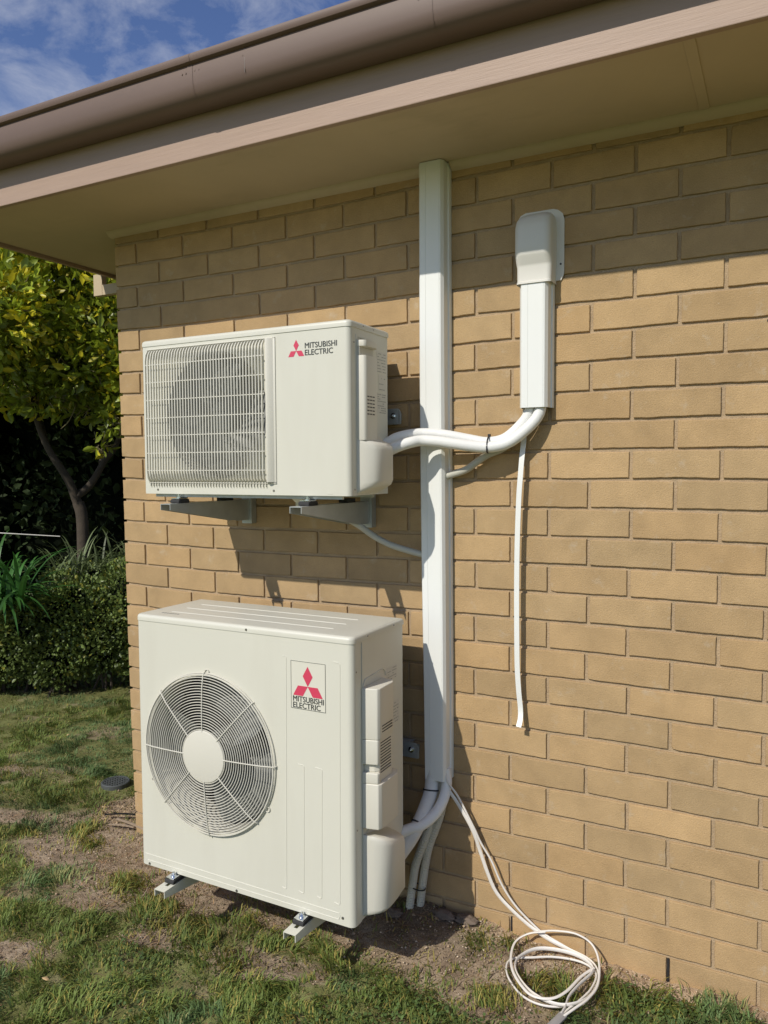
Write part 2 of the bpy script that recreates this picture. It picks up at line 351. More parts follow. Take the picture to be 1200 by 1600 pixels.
# mortar bed behind the bricks (front and side)
mo = MB()
def grid_front(x0, x1, z0, z1, y, nx, nz):
    vs = []; fs = []
    for i in range(nx+1):
        for j in range(nz+1):
            X, Z = warp(x0+(x1-x0)*i/nx, z0+(z1-z0)*j/nz); vs.append((X, y, Z))
    for i in range(nx):
        for j in range(nz): a = i*(nz+1)+j; fs.append((a, a+nz+1, a+nz+2, a+1))
    mo.add(vs, fs)
grid_front(0.0094, 3.85, -.25, 2.75, 0.0074, 60, 40)
vs = []; fs = []
for j in range(41):
    z = -.25+3.0*j/40; X, Z = warp(0, z)
    vs += [(X+.0094, .0074, Z), (X+.0094, 3.5, Z)]
for j in range(40): a = 2*j; fs.append((a, a+1, a+3, a+2))
mo.add(vs, fs)
mo.build('mortar', M['mortar'], house)
for xx in (2.155, 1.675):
    wh = MB(); X, Z = warp(xx, PT/2); wh.box(X-.0035, X+.0035, .0035, .0072, Z-.036, Z+.038); wh.build('weep_hole', M['black'], house)
hx = MB(); hx.cyl((2.386, -.0012, 1.915), (0, 1, 0), .0055, .004, 10); hx.build('drilled_hole', M['black'], house)
sm = MB()
# eaves
EY, EX, SZ = -.452, -.56, 2.491
s_ = MB(); s_.box(-.535, 3.8, -.43, .0, SZ, SZ+.008); s_.box(-.535, -.0, .0, 3.5, SZ, SZ+.008); s_.build('soffit', M['soffit'], house)
s_ = MB(); s_.box(2.205, 2.232, -.43, -.028, SZ-.003, SZ); s_.build('soffit_joint_strip', M['soffit'], house, bevel=.001, bseg=1)
s_ = MB(); s_.prism([(-.028, SZ), (-.028, SZ-.004), (-.020, SZ-.014), (-.006, SZ-.022), (0.002, SZ-.024), (0.004, SZ)], 'x', -.03, 1.378)
s_.prism([(-.028, SZ), (-.028, SZ-.004), (-.020, SZ-.014), (-.006, SZ-.022), (0.002, SZ-.024), (0.004, SZ)], 'x', 1.472, 3.8)
s_.build('soffit_moulding', M['soffit'], house, smooth=50)
fa = MB(); fa.box(-.56, 3.8, EY, -.432, 2.476, 2.66); fa.box(-.56, -.540, -.432, 3.5, 2.476, 2.66)
fo = fa.build('fascia', M['fascia'], house, bevel=.0025)
def gprof(o, zz=0):   # gutter profile offset outward from the fascia face: (outward distance, z)
    return [(0.002, 2.755+zz), (0.002, 2.600+zz), (0.022, 2.598+zz), (0.062, 2.597+zz), (0.078, 2.603+zz), (0.089, 2.618+zz), (0.0945, 2.640+zz), (0.096, 2.684+zz),
            (0.094, 2.692+zz), (0.097, 2.6925+zz), (0.106, 2.696+zz), (0.1105, 2.706+zz), (0.108, 2.716+zz), (0.100, 2.7205+zz), (0.092, 2.717+zz), (0.0905, 2.706+zz), (0.0915, 2.700+zz)]
gu = MB(); pr_ = [(EY-a, z) for a, z in gprof(0)]; segs = [(-.675, .8905), (.8905, 3.8)]
inner = [(a-.0012 if a > .03 else a, z+.0012) for a, z in gprof(0)]
for a, b_ in segs:
    ex = .0012 if a > 0 else 0
    P1 = [(EY-p-ex, z-ex*.6) for p, z in gprof(0)]
    gu.sheet(P1, 'x', a, b_)
P1 = [(-.56-p, z) for p, z in gprof(0)]; gu.sheet(P1, 'y', -.55, 3.5)
# stop end / mitre closing on the left end
gu.prism([(EY-p, z) for p, z in gprof(0)[:9]]+[(EY-.09, 2.72), (EY-.002, 2.755)], 'x', -.672, -.670)
go = gu.build('gutter', M['gutter'], house, smooth=40)
def collar(x, w, e, name='gutter_joint'):
    c = MB(); c.sheet([(EY-p-e, z-e*.5) for p, z in gprof(0)[1:]], 'x', x, x+w); return c.build(name, M['gutter'], go, smooth=40)
collar(.874, .018, .0022); collar(1.634, .014, .0024)
for x in (.852, .866, .90, .915, 1.072, 1.61):
    scr = MB(); scr.cyl((x, EY-.0955, 2.672), (0, -1, 0), .0024, .002, 8); scr.build('rivet', M['gutter'], go)
lp = MB(); lp.box(1.078, 1.0787, EY-.0966, EY-.094, 2.625, 2.69); lp.build('gutter_seam', M['screw'], go)
# roof slabs (hip corner) above gutter
rf = MB(); sl = math.tan(R(21)); zz = 2.70
def rz(d): return zz+d*sl
rf.add([(-.62, -.50, zz), (3.8, -.50, zz), (3.8, 3.5, rz(4)), (3.38, 3.5, rz(4)), (-.62, 3.5, zz)], [(0, 1, 2, 3), (0, 3, 4)])
ro = rf.build('roof', M['roof'], house)
sm = ro.modifiers.new('solid', 'SOLIDIFY'); sm.thickness = .02; sm.offset = 1
# pale stepped end board seen past the corner
eb = MB(); eb.box(-.60, -.02, .47, .50, 2.395, 2.445); eb.box(-.66, -.601, .47, .50, 2.395, 2.50)
eb.build('eave_end_board', M['soffit'], house, bevel=.002)
# ------------------------------------------------------------------ outdoor units
def arc(cx, cy, r, a0, a1, n=6):
    return [(cx+r*math.cos(R(a0+(a1-a0)*i/n)), cy+r*math.sin(R(a0+(a1-a0)*i/n))) for i in range(n+1)]
def plate_with_hole(mb, x0, x1, z0, z1, y, cx, cz, rad, n=96):
    rings = []
    for t in (0, .04, .3, .65, 1.0):
        ring = []
        for i in range(n):
            a = 2*math.pi*i/n+math.pi/4; c, s = math.cos(a), math.sin(a)
            # point on the rectangle in this direction
            tx = ((x1-cx) if c > 0 else (x0-cx))/c if abs(c) > 1e-9 else 1e9
            tz = ((z1-cz) if s > 0 else (z0-cz))/s if abs(s) > 1e-9 else 1e9
            q = min(tx, tz); px, pz = cx+c*q, cz+s*q
            hx_, hz_ = cx+c*rad, cz+s*rad
            ring.append((hx_+(px-hx_)*t, y, hz_+(pz-hz_)*t))
        rings.append(ring)
    # corners snap
    last = rings[-1]
    for (X, Z) in ((x0, z0), (x0, z1), (x1, z0), (x1, z1)):
        j = min(range(n), key=lambda i: (last[i][0]-X)**2+(last[i][2]-Z)**2); last[j] = (X, y, Z)
    pre = []
    for dd, dr in ((.016, .004), (.006, .0005), (.002, -.0012)):
        pre.append([(cx+(rad-dr*0+dr)*math.cos(2*math.pi*i/n+math.pi/4)*1.0, y+dd, cz+(rad+dr)*math.sin(2*math.pi*i/n+math.pi/4)) for i in range(n)])
    rings = pre+rings
    vs = [p for r_ in rings for p in r_]
    fs = [(l*n+i, l*n+(i+1) % n, (l+1)*n+(i+1) % n, (l+1)*n+i) for l in range(len(rings)-1) for i in range(n)]
    mb.add(vs, fs)
def ridge(mb, p0, p1, y, w=.0016, h=.0011):
    """raised pressed line on the front sheet"""
    x0, z0 = p0; x1, z1 = p1; d = Vector((x1-x0, 0, z1-z0)).normalized(); nrm = Vector((-d.z, 0, d.x))
    a = Vector((x0, y, z0)); b = Vector((x1, y, z1)); off = Vector((0, -h, 0))
    vs = [a+nrm*w, a+off+nrm*w*.4, a+off-nrm*w*.4, a-nrm*w, b+nrm*w, b+off+nrm*w*.4, b+off-nrm*w*.4, b-nrm*w]
    mb.add(vs, [(0, 1, 5, 4), (1, 2, 6, 5), (2, 3, 7, 6), (0, 3, 2, 1), (4, 5, 6, 7)])
def logo(parent, cx, y, cz, s, txt1, txt2):
    """cx,cz is where the three rhombi meet; s the rhomb side; txt = (text, x, z of baseline, width, cap height)"""
    mb = MB(); h = s*math.sqrt(3)/2*2
    for k in range(3):
        a = k*2*math.pi/3
        pts = [(0, 0), (s/2, h/2), (0, h), (-s/2, h/2)]
        q = [(cx+p[0]*math.cos(a)-p[1]*math.sin(a), cz+p[0]*math.sin(a)+p[1]*math.cos(a)) for p in pts]
        mb.prism(q, 'y', y-.0004, y)
    e = mb.build('emblem', M['red'], parent)
    for k, (t, x, z, w, ch) in enumerate((txt1, txt2)):
        cu = bpy.data.curves.new('t', 'FONT'); cu.body = t; cu.size = 1; cu.offset = 0; cu.resolution_u = 3
        ob = bpy.data.objects.new('t', cu); COL.objects.link(ob)
        dg = bpy.context.evaluated_depsgraph_get(); me = bpy.data.meshes.new_from_object(ob.evaluated_get(dg)); bpy.data.objects.remove(ob)
        co = np.zeros(len(me.vertices)*3); me.vertices.foreach_get('co', co); co = co.reshape(-1, 3)
        mn, mx_ = co.min(0), co.max(0)
        nx_ = x+(co[:, 0]-mn[0])/(mx_[0]-mn[0])*w; nz_ = z+(co[:, 1]-mn[1])/(mx_[1]-mn[1])*ch
        fs0 = [tuple(p_.vertices) for p_ in me.polygons]; mb2 = MB()
        for q_, (ox, oz) in enumerate(((-.00045, 0), (.00045, 0), (0, .0003), (0, -.0003))):
            mb2.add([(a_+ox, y-.0005-q_*.00003, c_+oz) for a_, c_ in zip(nx_, nz_)], fs0)
        bpy.data.meshes.remove(me); me = bpy.data.meshes.new('lettering'); me.from_pydata(mb2.v, [], mb2.f)
        me.materials.clear(); me.materials.append(M['ink']); o = bpy.data.objects.new('lettering', me); COL.objects.link(o); o.parent = parent
def screw(parent, p, axis, r=.0042):
    s = MB(); s.cyl(p, axis, r, .0022, 10, r*.75); return s.build('screw', M['screw'], parent, smooth=40)
def unit_body(root, xl, xr, yf, yb, zb, zt, lid, rad, hole, lines):
    zl = zt-lid; sx = .045
    fp = MB(); plate_with_hole(fp, xl+rad, xr-rad, zb, zl, yf, *hole)
    fp.sheet([(xl, yf+sx)]+[(xl, yf+rad)]+arc(xl+rad, yf+rad, rad, 180, 270, 7)[1:], 'z', zb, zl)
    fp.sheet(arc(xr-rad, yf+rad, rad, 270, 360, 7)+[(xr, yf+sx)], 'z', zb, zl)
    fp.sheet([(xr, yf+sx), (xr-.004, yf+sx)], 'z', zb, zl); fp.sheet([(xl, yf+sx), (xl+.004, yf+sx)], 'z', zb, zl)
    # folded bottom flange
    fp.add([(xl+rad, yf, zb), (xr-rad, yf, zb), (xr-rad, yf+.02, zb), (xl+rad, yf+.02, zb)], [(0, 1, 2, 3)])
    for a, b_ in lines: ridge(fp, a, b_, yf)
    fpo = fp.build('front_panel', M['cream'], root, smooth=35)
    c = MB(); i = .0012; g2 = .0022
    c.sheet([(xr-i, yf+sx+g2), (xr-i, yb), (xl+i, yb), (xl+i, yf+sx+g2)], 'z', zb+.001, zl)
    c.sheet([(xr-i, yf+sx+g2), (xr-.006, yf+sx+g2)], 'z', zb+.001, zl)
    c.box(xl+.006, xr-.006, yf+.004, yb-.002, zb+.002, zb+.006)
    co = c.build('casing', M['cream'], root)
    # dark strip painted in for the shade inside the seam
    d = MB(); d.box(xr-.009, xr-.0042, yf+sx-.004, yf+sx+.006, zb+.004, zl); d.build('seam_shade', M['dark'], co)
    l = MB(); e = .0022; rr = rad+e
    pl = arc(xl-e+rr, yf-e+rr, rr, 180, 270, 5)+arc(xr+e-rr, yf-e+rr, rr, 270, 360, 5)+[(xr+e, yb+e), (xl-e, yb+e)]
    n = len(pl); cxm, cym = (xl+xr)/2, (yf+yb)/2; rb_ = .011
    layers = [(0, zl-.001)]+[(rb_*(1-math.cos(R(a))), zt-rb_+rb_*math.sin(R(a))) for a in (0, 18, 36, 54, 72, 90)]
    vs = []
    for ins, z in layers:
        for (px, py) in pl:
            dx = max(-1, min(1, (px-cxm)/((xr-xl)/2))); sxn = (1 if px > cxm else -1)*min(1, max(0, (abs(px-cxm)-(xr-xl)/2+rr)/rr))
            syn = (1 if py > cym else -1)*min(1, max(0, (abs(py-cym)-(yb-yf)/2+rr)/rr))
            vs.append((px-ins*sxn, py-ins*syn, z))
    fs = [(a*n+b_, a*n+(b_+1) % n, (a+1)*n+(b_+1) % n, (a+1)*n+b_) for a in range(len(layers)-1) for b_ in range(n)]
    fs += [tuple((len(layers)-1)*n+b_ for b_ in range(n)), tuple(range(n))[::-1]]
    l.add(vs, fs); lo = l.build('lid', M['cream'], root, smooth=30)
    # coil back plus dark lining panels that put shade inside the casing
    co2 = MB(); co2.box(xl+.02, xr-.02, yb-.035, yb-.03, zb+.01, zl-.01); co2.box(hole[0]+hole[2]+.03, hole[0]+hole[2]+.034, yf+.02, yb-.036, zb+.01, zl-.01)
    co2.box(xl+.018, xl+.02, yf+.02, yb-.036, zb+.01, zl-.01); co2.box(xl+.02, hole[0]+hole[2]+.03, yf+.02, yb-.036, zl-.012, zl-.010)
    co2.build('coil_shade_lining', M['coil_shade_lining'], root)
    return fpo, co, lo
def fan(root, cx, y, cz, r, depth, nbl=3, rot=0.3):
    sh = MB(); n = 64; rings = []
    for dy, rr in ((.017, r+.006), (.03, r+.001), (depth*.6, r+.001), (depth, r+.012)):
        rings.append([(cx+rr*math.cos(2*math.pi*i/n), y+dy, cz+rr*math.sin(2*math.pi*i/n)) for i in range(n)])
    sh.add([p for q in rings for p in q], [(l*n+i, l*n+(i+1) % n, (l+1)*n+(i+1) % n, (l+1)*n+i) for l in range(3) for i in range(n)])
    sh.build('shroud', M['shroud'], root, smooth=40)
    fb = MB()
    for k in range(nbl):
        a0 = rot+k*2*math.pi/nbl; vs = []; na, nr = 12, 8
        for i in range(na+1):
            for j in range(nr+1):
                t = i/na; rr = r*(.22+.73*j/nr); a = a0+t*R(78+22*math.sin(j/nr*3))+.25*(j/nr)**2
                vs.append((cx+rr*math.cos(a), y+depth*(.35+.55*(t))-.012*math.sin(math.pi*j/nr), cz+rr*math.sin(a)))
        fb.add(vs, [(i*(nr+1)+j, (i+1)*(nr+1)+j, (i+1)*(nr+1)+j+1, i*(nr+1)+j+1) for i in range(na) for j in range(nr)])
    fb.cyl((cx, y+depth*.3, cz), (0, 1, 0), r*.24, depth*.6, 24)
    fo_ = fb.build('fan', M['blade'], root, smooth=40)
    mb = MB(); mb.cyl((cx, y+depth*.55, cz), (0, 1, 0), r*.2, .08, 20); mb.box(cx-.02, cx+.02, y+depth+.02, y+depth+.03, cz-r, cz+r); mb.build('motor', M['dark'], root)
def plan_cover(mb, pts, z0, z1):
    mb.prism(pts, 'z', z0, z1)
# ---- upper unit
U = thing('outdoor_unit', 'smaller cream air conditioner outdoor unit, upper one, with square slatted fan grille', 'air conditioner', 'outdoor units mounted on the wall')
xl, xr, yf, yb, zb, zt = .461, 1.289, -.343, -.099, 1.443, 1.965
lines = []
fpo, cas, lid = unit_body(U, xl, xr, yf, yb, zb, zt, .020, .016, (.785, 1.700, .207), lines)
fan(U, .785, yf, 1.700, .207, .11, 3, .9)
gr = MB(); nb = 42; yo = yf-.021
prof = [(yf, 1.930), (yf-.010, 1.926), (yf-.0175, 1.913), (yo, 1.893), (yo, 1.80), (yo, 1.60), (yo, 1.515), (yf-.0175, 1.497), (yf-.010, 1.486), (yf, 1.482)]
for i in range(nb):
    x = .498+(.984-.498)*i/(nb-1); w = .00165; th = .0066
    out = []; inn = []
    for (y, z) in prof: out.append((y, z)); inn.append((min(yf-.0005, y+th), 1.7+(z-1.7)*.985))
    n = len(out)
    vs = [(x-w, *p) for p in out]+[(x+w, *p) for p in out]+[(x-w, *p) for p in inn]+[(x+w, *p) for p in inn]
    fs = []
    for k in range(n-1): fs += [(k, k+1, n+k+1, n+k), (k, 2*n+k, 2*n+k+1, k+1), (n+k, n+k+1, 3*n+k+1, 3*n+k), (2*n+k, 3*n+k, 3*n+k+1, 2*n+k+1)]
    gr.add(vs, fs)
    gr.box(x-.0011, x+.0011, yf-.006, yf-.0003, 1.4685, 1.479)
for z in (1.8776, 1.8185, 1.759, 1.699, 1.640, 1.581, 1.522): gr.box(.494, .992, yo+.0016, yo+.0046, z-.0013, z+.0013)
gro = gr.build('fan_grille', M['creamp'], U, smooth=35)
fl = MB()
fl.prism([(.988, yf-.0003), (.990, yf-.008), (.994, yf-.0150), (1.000, yf-.0160), (1.009, yf-.012), (1.017, yf-.004), (1.0235, yf-.0032), (1.0235, yf-.0003)], 'z', 1.484, 1.930)
fl.box(.489, .493, yf-.004, yf-.0003, 1.480, 1.932); fl.box(.494, 1.0235, yf-.004, yf-.0003, 1.9305, 1.9335); fl.box(.494, 1.0235, yf-.0042, yf-.0003, 1.4795, 1.4822)
fl.build('grille_frame', M['creamp'], gro, bevel=.001, bseg=2, smooth=35)
logo(U, 1.101, yf-.0002, 1.8845, .0195, ('MITSUBISHI', 1.133, 1.8900, .113, .0165), ('ELECTRIC', 1.133, 1.8690, .099, .0165))
for p in ((.527, 1.457), (1.011, 1.457)): screw(fpo, (p[0], yf+.0002, p[1]), (0, -1, 0))
for p in ((-.263, 1.956), (-.198, 1.955)): screw(lid, (xr+.0022, p[0], p[1]), (1, 0, 0), .003)
screw(fpo, (xr-.001, -.317, 1.900), (1, 0, 0), .003); screw(fpo, (xr-.001, -.317, 1.462), (1, 0, 0), .003)
fm = MB(); fm.box(1.208, 1.228, yf-.0008, yf-.0001, 1.449, 1.4505); fm.build('pressed_mark', M['cream'], fpo)
# service cover on the side of the upper unit
c0 = xr-.001
spn = [(c0, -.304), (c0+.024, -.297), (c0+.029, -.290), (c0+.029, -.226), (c0+.018, -.206), (c0, -.200)]
sc1 = MB(); sc1.prism(spn, 'z', 1.61, 1.864)
sc1.prism(spn, 'z', 1.890, 1.909)
so1 = sc1.build('service_cover', M['creamp'], U, bevel=.003, smooth=35)
hr = MB(); hr.box(c0, c0+.010, -.300, -.215, 1.8642, 1.8898); hr.build('hand_recess', M['shroud'], so1)
vt = MB()
for k in range(6):
    for j in range(3): vt.box(c0+.0275, c0+.0294, -.287+j*.0165, -.274+j*.0165, 1.689+k*.0105-.0018, 1.689+k*.0105+.0018)
vt.build('vent_slot', M['black'], so1)
kn = MB(); kn.box(c0+.012, c0+.0285, -.238, -.226, 1.752, 1.776); kn.build('knockout', M['shroud'], so1, bevel=.002)
bl = MB(); cov = [(c0, -.304), (c0+.020, -.296), (c0+.045, -.282), (c0+.056, -.269), (c0+.062, -.250), (c0+.063, -.220), (c0+.063, -.186), (c0, -.172)]
n = len(cov)
def lerp2(a, q, k): return (a[0]+(q[0]-a[0])*k, a[1]+(q[1]-a[1])*k)
flat = [(c0, p[1]*.92-.292*.08) for p in cov]
vs = []; lay = [(1.448, .30), (1.452, .62), (1.463, .90), (1.478, 1.0), (1.590, 1.0), (1.603, .96), (1.613, .82), (1.620, .50), (1.632, .22)]
for z, k in lay:
    for i_, p in enumerate(cov):
        zz_ = z+(.012*(p[0]-c0)/.058 if z < 1.5 else -.010*(p[0]-c0)/.058)
        vs.append((c0+(p[0]-c0)*k, p[1], zz_))
fs = [(a*n+b_, a*n+(b_+1) % n, (a+1)*n+(b_+1) % n, (a+1)*n+b_) for a in range(len(lay)-1) for b_ in range(n)]+[tuple(range(n)), tuple((len(lay)-1)*n+b_ for b_ in range(n))]
bl.add(vs, fs); bl.build('pipe_cover', M['creamp'], U, smooth=50)
sr = MB()
for (a, b_) in (((-.300, 1.46), (-.300, 1.912)), ((-.2, 1.918), (-.292, 1.918))):
    sr.tube([(xr+.0002, a[0], a[1]), (xr+.0002, b_[0], b_[1])], .0013, 6)
sr.tube([(xr, -.306, 1.46), (xr, -.306, 1.925)], .0012, 6)
sr.build('pressed_rib', M['cream'], cas, smooth=60)
def sticker(parent, x, y0, y1, z0, z1, rows, seed):
    s = MB(); s.box(x, x+.0004, y0, y1, z0, z1); st = s.build('rating_label', M['label'], parent)
    r = random.Random(seed); t = MB()
    for k in range(rows):
        z = z1-(k+.7)*(z1-z0)/rows; y = y0+.004
        while y < y1-.006:
            w = r.uniform(.003, .012)
            if r.random() < .72: t.box(x+.0004, x+.0006, y, min(y+w, y1-.004), z-.0011, z+.0011)
            y += w+.002
    t.build('small_print', M['ink2'], st)
sticker(cas, xr-.0010, -.172, -.108, 1.828, 1.893, 7, 1); sticker(cas, xr-.0010, -.160, -.112, 1.770, 1.822, 3, 2); sticker(cas, xr-.0010, -.172, -.108, 1.700, 1.764, 9, 3)
ft = MB(); ft.box(.50, 1.25, -.325, -.315, 1.432, 1.4425); ft.box(.50, 1.25, -.135, -.12, 1.432, 1.4425); ft.build('foot_rail', M['galv'], U)
dn = MB(); dn.cyl((1.03, -.235, 1.443), (0, 0, -1), .030, .008, 18, .028); dn.cyl((1.03, -.235, 1.435), (0, 0, -1), .028, .018, 18, .010); dn.cyl((1.03, -.235, 1.417), (0, 0, -1), .009, .02, 12); dn.build('drain_spout', M['bracketp'], U, smooth=40)
def rear_shadow_guard(root, x0, x1, y0, y1, z0, z1):  # unseen rear box added to cast the unit's shadow edge on the wall
    g_ = MB()
    for k in range(0, 24): z = z0+(z1-z0)*k/23; g_.box(x0, x1, y1-.003, y1, z-.0012, z+.0012)
    for k in range(0, 30): x = x0+(x1-x0)*k/29; g_.box(x-.0012, x+.0012, y1-.0028, y1-.0002, z0, z1)
    for x in (x0, x1-.003): g_.box(x, x+.003, y0, y1, z0, z1)
    g_.box(x0+.0031, x1-.0031, y0, y1-.0031, z1-.003, z1-.0001); g_.box(x0+.0031, x1-.0031, y0+.001, y1-.004, z0, z1-.0035)
    return g_.build('rear_shadow_guard', M['coil_shade_lining'], root)
rear_shadow_guard(U, .50, 1.228, -.098, -.022, 1.46, 1.943)
U.location = (.0518, -.0494, .0324); U.scale = (.9787,)*3
# ---- lower unit
Lw = thing('outdoor_unit', 'larger cream air conditioner outdoor unit, lower one, with round wire fan guard', 'air conditioner', 'outdoor units mounted on the wall')
xl, xr, yf, yb, zb, zt = .515, 1.351, -.446, -.122, .188, 1.045
lines = [((1.122, .962), (1.114, .252)), ((1.110, .967), (1.117, .967)), ((1.117, .967), (1.122, .962)), ((1.109, .248), (1.098, .251)), ((1.114, .252), (1.109, .248)),
         ((1.182, .640), (1.177, .254)), ((1.160, .644), (1.177, .644)), ((1.177, .644), (1.182, .640)), ((1.173, .250), (1.158, .254)), ((1.177, .254), (1.173, .250)),
         ((1.245, .640), (1.240, .254)), ((1.222, .644), (1.240, .644)), ((1.240, .644), (1.245, .640)), ((1.236, .250), (1.222, .254)), ((1.240, .254), (1.236, .250)),
         ((1.309, .962), (1.303, .252)), ((1.288, .967), (1.304, .967)), ((1.304, .967), (1.309, .962)), ((1.299, .248), (1.284, .251)), ((1.303, .252), (1.299, .248)),
         ((.535, .226), (1.300, .222)), ((.545, .205), (1.298, .203)), ((1.300, .222), (1.303, .216)), ((1.303, .216), (1.298, .203))]
fpo, cas, lid = unit_body(Lw, xl, xr, yf, yb, zb, zt, .020, .018, (.818, .615, .252), lines)
fan(Lw, .818, yf, .615, .252, .15, 3, .35)
gd = MB(); GC = (.818, .617)
def gy_(r): return yf-.007-.019*math.sqrt(max(0, 1-((r)/.262)**2))
nr = 20
for k in range(nr+1):
    r = .086+(.258-.086)*k/nr; y = gy_(r); n = 72
    pts = [(GC[0]+r*math.cos(2*math.pi*i/n), y, GC[1]+r*math.sin(2*math.pi*i/n)) for i in range(n+1)]
    gd.tube(pts, .00145 if k < nr else .0024, 5, cap=False)
pts = [(GC[0]+.262*math.cos(2*math.pi*i/72), yf-.004, GC[1]+.262*math.sin(2*math.pi*i/72)) for i in range(73)]; gd.tube(pts, .0024, 5, cap=False)
for k in range(8):
    a = R(90+45*k+1.5)
    gd.tube([(GC[0]+r*math.cos(a), gy_(r)-.0028, GC[1]+r*math.sin(a)) for r in (.078, .12, .17, .22, .258, .264)]+[(GC[0]+.266*math.cos(a), yf-.001, GC[1]+.266*math.sin(a))], .0019, 6)
# little wire loops for the fixing screws
for a in (90, 208, 330): 
    c = (GC[0]+.266*math.cos(R(a)), GC[1]+.266*math.sin(R(a)))
    gd.tube([(c[0]+.008*math.cos(R(t)), yf-.003, c[1]+.008*math.sin(R(t))) for t in range(0, 361, 30)], .0016, 5, cap=False)
gdo = gd.build('fan_guard', M['creamp'], Lw, smooth=50)
hb = MB(); hb.tube([(GC[0], gy_(.08)+.004, GC[1]), (GC[0], gy_(.08)-.001, GC[1]), (GC[0], gy_(.08)-.003, GC[1]), (GC[0], gy_(.08)-.0038, GC[1])], [.083, .0835, .082, .079], 56)
hb.build('guard_hub', M['creamp'], gdo, smooth=30)
# badge
bd = MB(); bd.box(1.139, 1.260, yf-.0006, yf-.0001, .8135, .957); bo = bd.build('badge', M['plate'], Lw)
be = MB(); w = .0011
be.box(1.139, 1.260, yf-.0012, yf-.0007, .957-w, .957); be.box(1.139, 1.260, yf-.0012, yf-.0007, .8135, .8135+w); be.box(1.139, 1.139+w, yf-.0012, yf-.0007, .8135+w, .957-w); be.box(1.260-w, 1.260, yf-.0012, yf-.0007, .8135+w, .957-w)
be.build('badge_border', M['ink'], bo)
logo(bo, 1.1985, yf-.0008, .8835, .0345, ('MITSUBISHI', 1.1465, .8355, .107, .0165), ('ELECTRIC', 1.1465, .8165, .096, .0165))
for p in ((.553, .194), (.922, .1935), (1.312, .211)): screw(fpo, (p[0], yf+.0002, p[1]), (0, -1, 0), .0048)
screw(lid, (.976, yf-.0022, 1.033), (0, -1, 0), .004)
for p in ((-.36, 1.034), (-.19, 1.034)): screw(lid, (xr+.0022, p[0], p[1]), (1, 0, 0), .003)
screw(fpo, (xr-.001, -.425, .94), (1, 0, 0), .003); screw(fpo, (xr-.001, -.425, .473), (1, 0, 0), .003)
lr = MB()
for y in (-.365, -.29, -.215):
    lr.tube([(.60, y, zt-.0012), (1.24, y, zt-.0012)], .0026, 10)
lr.build('lid_rib', M['cream'], lid, smooth=60)
mk = MB()
for k in range(7): mk.box(.585+k*.011, .592+k*.011, -.40, -.392, zt, zt+.0006)
mk.build('pressed_mark', M['ink2'], lid)
c0 = xr-.001
# side service cover with vent slots
def strip(z0, z1, pts): 
    q = MB(); q.prism(pts, 'z', z0, z1); return q
full = [(c0, -.394), (c0+.046, -.382), (c0+.051, -.372), (c0+.050, -.290), (c0+.040, -.268), (c0, -.258)]
low_ = [(c0, -.394), (c0+.049, -.384), (c0+.055, -.372), (c0+.056, -.272), (c0+.045, -.250), (c0, -.240)]
mid = [(c0, -.394), (c0+.046, -.382), (c0+.0495, -.372), (c0+.043, -.366), (c0+.043, -.285), (c0+.030, -.268), (c0, -.258)]
cv = MB(); cv.prism(full, 'z', .733, .885); cv.prism(mid, 'z', .659, .7328)
cv.prism([(c0, -.380), (c0+.030, -.374), (c0+.043, -.362), (c0+.043, -.285), (c0+.030, -.268), (c0, -.258)], 'z', .634, .6588); cv.prism(mid, 'z', .602, .6338); cv.prism(low_, 'z', .466, .6018)
cvo = cv.build('service_cover', M['creamp'], Lw, bevel=.0032, bseg=3, smooth=40)
vs_ = MB(); vs2_ = MB()
for k in range(3): vs_.box(c0+.0480, c0+.0514, -.362, -.296, .752+k*.0085, .7548+k*.0085)
for k in range(11): vs2_.box(c0+.0405, c0+.0438, -.358, -.292, .628+k*.0088, .6308+k*.0088)
vs_.build('vent_slot', M['dark'], cvo); vs2_.build('vent_slot', M['dark'], cvo)
# pipe cover bulge
cov = [(c0, -.392), (c0+.030, -.384), (c0+.052, -.374), (c0+.066, -.358), (c0+.073, -.336), (c0+.075, -.31), (c0+.075, -.262), (c0, -.235)]
n = len(cov); vs = []
lay = [(.198, .25), (.200, .60), (.206, .88), (.218, 1.0), (.395, 1.0), (.408, .97), (.416, .88), (.421, .70), (.4225, .25)]
for li, (z, k) in enumerate(lay):
    for p in cov:
        ty = (p[1]+.392)/.157
        zz_ = z+(.030*ty if z < .3 else (.042*(1-ty)-.018))
        vs.append((c0+(p[0]-c0)*k, p[1], zz_))
bl = MB(); bl.add(vs, [(a*n+b_, a*n+(b_+1) % n, (a+1)*n+(b_+1) % n, (a+1)*n+b_) for a in range(len(lay)-1) for b_ in range(n)]+[tuple(range(n)), tuple((len(lay)-1)*n+b_ for b_ in range(n))])
bl.build('pipe_cover', M['creamp'], Lw, smooth=50)
sr = MB()
sr.tube([(xr, -.384, .21), (xr, -.384, .425), (xr, -.376, .442), (xr, -.33, .455), (xr, -.29, .49), (xr, -.25, .50)], .0013, 6)
sr.tube([(xr, -.384, .47), (xr, -.384, .89), (xr, -.374, .906), (xr, -.26, .912), (xr, -.245, .900), (xr, -.243, .888)], .0016, 6)
sr.tube([(xr, -.392, .20), (xr, -.392, 1.02)], .0013, 6)
sr.build('pressed_rib', M['cream'], cas, smooth=60)
sticker(cas, xr-.0010, -.232, -.164, .864, .905, 5, 5); sticker(cas, xr-.0010, -.200, -.150, .72, .79, 7, 6)
rear_shadow_guard(Lw, .56, 1.305, -.121, -.068, .21, 1.015)
Lw.location = (.0572, -.0545, .0358); Lw.scale = (.9765,)*3
